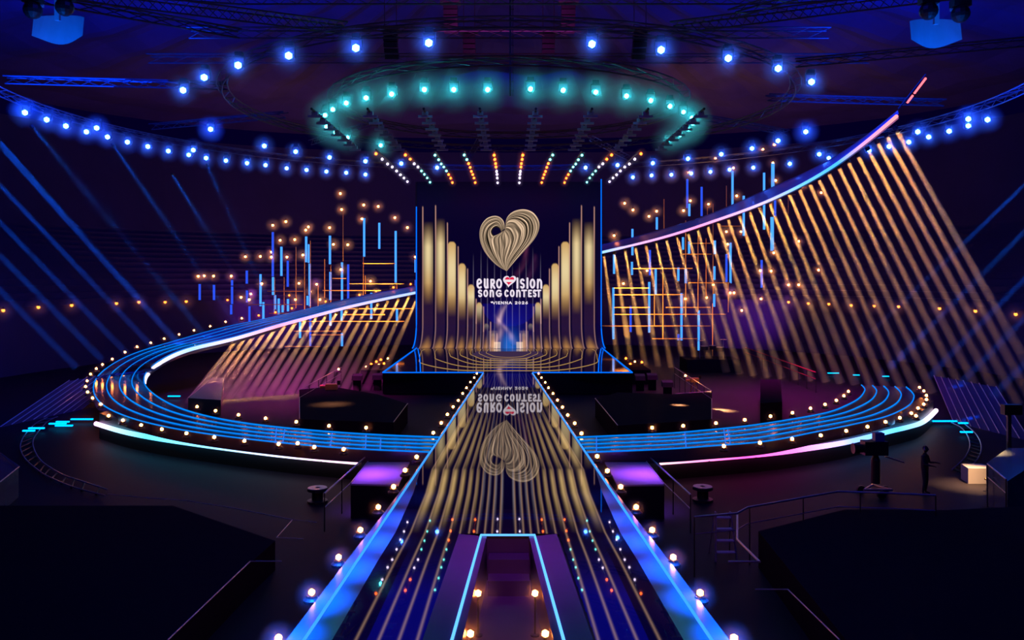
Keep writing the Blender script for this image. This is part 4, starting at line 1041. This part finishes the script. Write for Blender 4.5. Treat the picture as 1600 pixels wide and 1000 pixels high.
# cyan work lights on the floor
E_cy = emis('cyan_work_light', (0, .45, 1), 2.2)
for i, (u, v, l_) in enumerate(sorted(((128, 655, 1.2), (90, 662, .9), (57, 669, .8), (98, 659, .7), (100, 665, .9), (45, 673, .6), (272, 619, .8), (1302, 583, .9), (1475, 658, 1.4), (1505, 661, .5), (1510, 675, .6), (1384, 588, .5), (1338, 586, .5)))):
    if l_ == 0: continue
    p = G(u, v, -1.3); o = MB().box((0, 0, 0), (l_, .12, .07)).build('work_light', E_cy, None, loc=p)
    tag(o, 'small cyan work light bar on the dark floor, {} from the left'.format(ordw(i+1)), 'work light', 'cyan work lights')
# gear piles inside the loop; their gold light is also in the brass colour
def gear(u, v, label, s_=1.0, z=-1.5):
    p = G(u, v, z); t = empty('camera_tripod', p); tag(t, label, 'camera'); r = random.Random(int(u))
    MB().box((0, 0, 1.25*s_), (.7*s_, .35*s_, .35*s_)).lathe([(.09*s_, .0), (.12*s_, .35*s_), (.0, .35*s_)], 10, Matrix.Translation((-.35*s_, 0, 1.25*s_)) @ Matrix.Rotation(-PI/2, 4, 'Y')).build('camera_body', M_gold, t)
    for k in range(3):
        a = 2*PI*k/3+.4; MB().tube([(0, 0, 1.08*s_), (.5*s_*math.cos(a), .5*s_*math.sin(a), 0)], .03*s_, 5).build('leg', M_gold, t)
    MB().box((.45*s_, 0, 1.5*s_), (.2*s_, .06, .26*s_)).build('viewfinder', M_black, t)
    return t
gear(518, 636, 'gold-lit camera on a tripod in the left pen')
gear(1085, 618, 'gold-lit camera on a tripod at the right pen rim', .8, -1.2)
l = area('gold_gear_light', (-9.5, 46, 3), tuple(G(518, 636, -.6)), .4, GOLD, 60, 40)
l = area('gold_gear_light', (11.5, 50, 4), tuple(G(1085, 612, -.6)), .4, GOLD, 60, 40)
# lit oval windows of gold light on the floor of the right pen
for (u, v, w) in ((1128, 641, 1.8),):
    area('gold_floor_light', tuple(G(u, v, -1.5)+Vector((-2.0, 3.0, 4.5))), tuple(G(u, v, -1.5)), .5, GOLD, 260, 12)
for (u, v) in ((1061, 633),):
    area('gold_floor_light', tuple(G(u, v, -.45)+Vector((-1.0, 1.5, 4.5))), tuple(G(u, v, -.45)), .4, GOLD, 90, 8)
# small stage-edge monitors along the stage front
for i, (u, v) in enumerate([(558, 585), (590, 584), (612, 586), (655, 586), (697, 586), (888, 586), (932, 586), (975, 586), (1000, 585), (1019, 584), (1043, 595)]):
    p = G(u, v, -.35); t = empty('floor_monitor', (p.x, p.y, ZG+.75)); tag(t, 'small dark wedge monitor below the stage front edge, {} from the left'.format(ordw(i+1)), 'monitor speaker', 'stage front monitors')
    MB().add([(-.35, -.25, .0), (.35, -.25, 0), (.35, .3, 0), (-.35, .3, 0), (-.35, -.1, .3), (.35, -.1, .3), (.35, .3, .42), (-.35, .3, .42)], [(0, 1, 2, 3), (4, 5, 6, 7), (0, 1, 5, 4), (1, 2, 6, 5), (2, 3, 7, 6), (3, 0, 4, 7)]).build('cabinet', M_black, t)
    MB().box((0, 0, -.37), (.5, .4, .76)).build('stand', M_drape, t)
# pebble-like crowd lamps either side of the stage (warm sparkles)
sp = [(572, 574), (580, 570), (588, 566), (595, 563), (600, 569), (606, 561), (592, 571), (985, 570), (992, 566), (1000, 573), (1008, 577), (978, 561), (1003, 567)]
for i, (u, v) in enumerate(sorted(sp)):
    side = 'left' if u < 795 else 'right'
    k = [q for q in sorted(sp) if (q[0] < 795) == (u < 795)].index((u, v))+1
    place('orange' if i % 3 else 'foot', foot_proto, D(u, v, 66)+Vector((0, 0, 0)), 'tiny warm lamp in the cluster at the stage\'s {} wing, {} from the left'.format(side, ordw(k)), 'lamp', side+' wing lamp cluster')
for side, x0, x1 in (('left', 540, 608), ('right', 972, 1040)):
    P = [G(x0, 588, -.2), G(x1, 588, -.2)]; t = MB().box(((P[0].x+P[1].x)/2, 66, -.95), (P[1].x-P[0].x, 8, 1.05)).build('wing_riser', M_drape)
    tag(t, 'black riser carrying small lamps at the {} wing of the stage'.format(side), 'riser')

# ------------------------------------------------------------------ camera crane and operator (lower right)
px_, py_ = 14.6, 30.0
t = empty('camera_crane', (G(1395, 790, ZG).x, 30.5, ZG)); tag(t, 'dark broadcast camera on a pedestal in front of the operator at right', 'camera')
cx0 = t.location.x
MB().box((-.05, 0, 1.75), (.85, .45, .5)).build('camera_body', M_black, t)
MB().lathe([(.15, 0), (.2, .35), (0, .33)], 12, Matrix.Translation((-.48, 0, 1.72)) @ Matrix.Rotation(-PI/2, 4, 'Y')).build('lens', M_black, t)
MB().box((.1, 0, 2.15), (.34, .28, .3)).build('viewfinder', matte('blue_hood', (.08, .12, .3), .5), t)
MB().lathe([(.16, .45), (.16, 1.3), (.1, 1.45), (.1, 1.5)], 12).build('column', M_black, t)
MB().tube([(-.5, -.2, .25), (.5, -.2, .25), (.1, .5, .25), (-.5, -.2, .25)], .05, 6).build('wheel_base', M_rail, t)
MB().tube([(.3, -.1, 1.45), (.95, -.2, 1.25)], .03, 6).build('pan_bar', M_rail, t)
for k in range(3):
    a = 2*PI*k/3+.5; MB().lathe([(.0, -.06), (.15, -.06), (.15, .06), (0, .06)], 12, Matrix.Translation((.5*math.cos(a), .5*math.sin(a), .15)) @ Matrix.Rotation(PI/2, 4, 'X')).build('wheel', M_black, t)
def person(loc, label, rot=0):
    t = empty('person', loc, (0, 0, rot)); tag(t, label, 'person')
    J = {'pelvis': (0, 0, .95), 'waist': (0, .0, 1.12), 'chest': (0, .02, 1.32), 'neck': (0, .0, 1.50), 'head0': (0, -.02, 1.58),
         'hl': (-.1, 0, .92), 'kl': (-.12, -.04, .50), 'al': (-.13, .02, .09), 'tl': (-.14, -.15, .04), 'hr': (.1, 0, .92), 'kr': (.13, -.02, .5), 'ar': (.16, .04, .09), 'tr': (.18, -.13, .04),
         'sl': (-.19, 0, 1.44), 'el': (-.27, -.08, 1.16), 'wl': (-.20, -.32, 1.14), 'sr': (.19, 0, 1.44), 'er': (.28, -.06, 1.16), 'wr': (.2, -.32, 1.2)}
    Ed = [('pelvis', 'waist'), ('waist', 'chest'), ('chest', 'neck'), ('neck', 'head0'), ('pelvis', 'hl'), ('hl', 'kl'), ('kl', 'al'), ('al', 'tl'), ('pelvis', 'hr'), ('hr', 'kr'), ('kr', 'ar'), ('ar', 'tr'), ('chest', 'sl'), ('sl', 'el'), ('el', 'wl'), ('chest', 'sr'), ('sr', 'er'), ('er', 'wr')]
    Rr = {'pelvis': .15, 'waist': .13, 'chest': .155, 'neck': .06, 'head0': .06, 'hl': .1, 'kl': .065, 'al': .045, 'tl': .04, 'hr': .1, 'kr': .065, 'ar': .045, 'tr': .04, 'sl': .07, 'el': .05, 'wl': .03, 'sr': .07, 'er': .05, 'wr': .03}
    V = list(J); verts = [Vector(J[k]) for k in V]; edges = [(V.index(a), V.index(b)) for a, b in Ed]; rads = [Rr[k] for k in V]
    for s_, wname in ((-1, 'wl'), (1, 'wr')):
        w = Vector(J[wname]); wi = V.index(wname)
        palm = w+Vector((0, -.08, 0)); verts.append(palm); rads.append(.032); pi = len(verts)-1; edges.append((wi, pi))
        for k in range(4):
            a = palm+Vector(((k-1.5)*.018, -.05+.006*abs(k-1.5), -.005)); b = a+Vector((0, -.02, -.03+.004*k))
            verts += [a, b]; rads += [.009, .008]; edges += [(pi, len(verts)-2), (len(verts)-2, len(verts)-1)]
        a = palm+Vector((-s_*.035, .01, -.01)); b = a+Vector((-s_*.01, -.03, -.015)); verts += [a, b]; rads += [.010, .009]; edges += [(pi, len(verts)-2), (len(verts)-2, len(verts)-1)]
    me = bpy.data.meshes.new('body'); me.from_pydata([tuple(v) for v in verts], edges, []); o = bpy.data.objects.new('body', me); COL.objects.link(o)
    sk = o.modifiers.new('Skin', 'SKIN')
    if not me.skin_vertices: me.skin_vertices.new()
    for i, r in enumerate(rads): me.skin_vertices[0].data[i].radius = (r, r)
    me.skin_vertices[0].data[0].use_root = True
    sb = o.modifiers.new('Sub', 'SUBSURF'); sb.levels = 1; sb.render_levels = 1
    dg = bpy.context.evaluated_depsgraph_get(); nm = bpy.data.meshes.new_from_object(o.evaluated_get(dg)); bpy.data.objects.remove(o)
    # head with face, joined to the same mesh
    import bmesh
    bm = bmesh.new(); bm.from_mesh(nm)
    r_ = bmesh.ops.create_uvsphere(bm, u_segments=16, v_segments=12, radius=1)
    for v in r_['verts']:
        c = v.co; fz = c.z
        w = 1-.22*max(0, -fz); y = c.y
        v.co = Vector((c.x*.078*w, y*.10*w, fz*.125))
        if y < -.8 and abs(c.x) < .2 and -.25 < fz < .2: v.co.y -= .018
        v.co += Vector((0, -.03, 1.68))
    for sx in (-1, 1):
        e_ = bmesh.ops.create_uvsphere(bm, u_segments=8, v_segments=6, radius=1)
        for v in e_['verts']: v.co = Vector((v.co.x*.012+sx*.079, v.co.y*.022-.02, v.co.z*.034+1.67))
    bm.to_mesh(nm); bm.free(); nm.materials.clear(); nm.materials.append(matte('black_work_clothes', (.02, .02, .024), .8))
    nm.name = 'body'; o = bpy.data.objects.new('body', nm); COL.objects.link(o); o.parent = t
    MB().ball((0, -.01, 1.72), .095, 12, 8).build('hair', M_black, t, smooth=True)
    MB().tube([(-.1, -.02, 1.70), (-.07, -.02, 1.80), (.07, -.02, 1.80), (.1, -.02, 1.70)], .012, 5).box((-.105, -.02, 1.68), (.03, .06, .07)).box((.105, -.02, 1.68), (.03, .06, .07)).build('headset', M_rail, t)
    return t
person((15.3, 30.6, ZG), 'person in black clothes and headset operating the broadcast camera at right', .75)
# crane head above the operator
t = empty('crane_column', (G(1447, 700, ZG).x+.3, 33, ZG)); tag(t, 'tall dark camera crane column with small box head near the right walkway end', 'camera crane')
MB().tube([(0, 0, 0), (0, 0, 2.6)], .09, 6).build('column', M_black, t)
MB().box((.1, 0, 2.75), (.7, .3, .4)).build('head', M_black, t)
MB().tube([(-.1, -.1, 1.5), (-.1, -.1, 2.5)], .03, 5).build('blue_trim', M_side, t)
# pallet of gold-lit gear at right
t = empty('equipment_case', G(1524, 752, ZG)); tag(t, 'gold-lit pale equipment case beside the curved track end at right', 'case')
MB().prism([(-.5, -.4), (.6, -.4), (.45, .4), (-.35, .4)], 0, .6).build('lid', M_panel, t); MB().box((.85, 0, .3), (.12, .8, .6)).box((1.05, 0, .3), (.08, .8, .6)).build('slats', M_panel, t)
area('gold_case_light', (18.5, 31, 4), tuple(G(1520, 748, -1.2)), .3, (1, .6, .2), 120, 30)
t = empty('bench', G(1590, 775, ZG)); tag(t, 'gold-lit slatted bench cut by the right edge of the picture', 'bench')
for k in range(4): MB().box((0, k*.22, .45), (1.6, .14, .05)).build('slat', M_gold, t)  # gold light on the slats put into their brass colour
MB().box((-.7, .3, .22), (.08, .8, .44)).box((.7, .3, .22), (.08, .8, .44)).build('frame', M_black, t)
# dark stand wall at lower right
A, B = G(1168, 795, .0), G(1575, 760, .0)
m = MB()
W_ = [G(1168, 800, -.1), G(1310, 776, -.1), G(1462, 782, -.1), G(1575, 752, -.1), G(1575, 905, -.1), G(1300, 905, -.1)]
for i in range(6):
    P0, P1 = W_[0], W_[1]
o = MB().prism([(p.x, p.y) for p in [G(1185, 830, -.5), G(1320, 796, -.5), G(1480, 797, -.5), G(1620, 790, -.5), G(1800, 1000, -.5), G(1330, 1010, -.5)]], ZG, -.5).build('front_stand', M_drape)
tag(o, 'broad black stand platform filling the lower right corner', 'platform')
o = MB().prism([(p.x, p.y) for p in [G(430, 845, -.7), G(270, 790, -.7), G(0, 790, -.7), G(-250, 1000, -.7), G(255, 1010, -.7), G(385, 885, -.7)]], ZG, -.7).build('front_stand', M_drape)
tag(o, 'broad black stand platform filling the lower left corner', 'platform')
# drum kit on a riser behind the right pen
t = empty('drum_kit', G(1110, 560, -.4)); tag(t, 'small dark drum kit with pale rims behind the gold beams right of stage', 'drum kit')
for k, (x, z, r) in enumerate(((-.5, .7, .3), (.2, .75, .28), (.8, .6, .35))):
    MB().lathe([(0, 0), (r, 0), (r, .35), (0, .35)], 14, Matrix.Translation((x, 0, z))).build('drum', M_black, t); MB().lathe([(r, .33), (r+.02, .33), (r+.02, .37), (r, .37)], 14, Matrix.Translation((x, 0, z))).build('rim', M_rail, t)
for x, z in ((-.9, 1.5), (1.1, 1.6)):
    MB().tube([(x, 0, 0), (x, 0, z)], .02, 5).build('stand', M_rail, t); MB().lathe([(0, .04), (.3, 0), (.3, .01), (0, .05)], 14, Matrix.Translation((x, 0, z))).build('cymbal', M_gold, t)
o = MB().box((G(1110, 560, -.4).x, G(1110, 560, -.4).y+.3, -.95), (4.5, 3, 1.1)).build('drum_riser', M_drape); tag(o, 'black riser under the drum kit right of stage', 'riser')

# ------------------------------------------------------------------ haze filling the hall
HAZE = 0.0
if HAZE > 0:
    o = MB().box((0, 62, 12.4), (100, 100, 26)).build('haze', hazemat('hall_haze', HAZE, False)); o['kind'] = 'stuff'
    tag(o, 'thin stage haze filling the whole hall', 'haze')
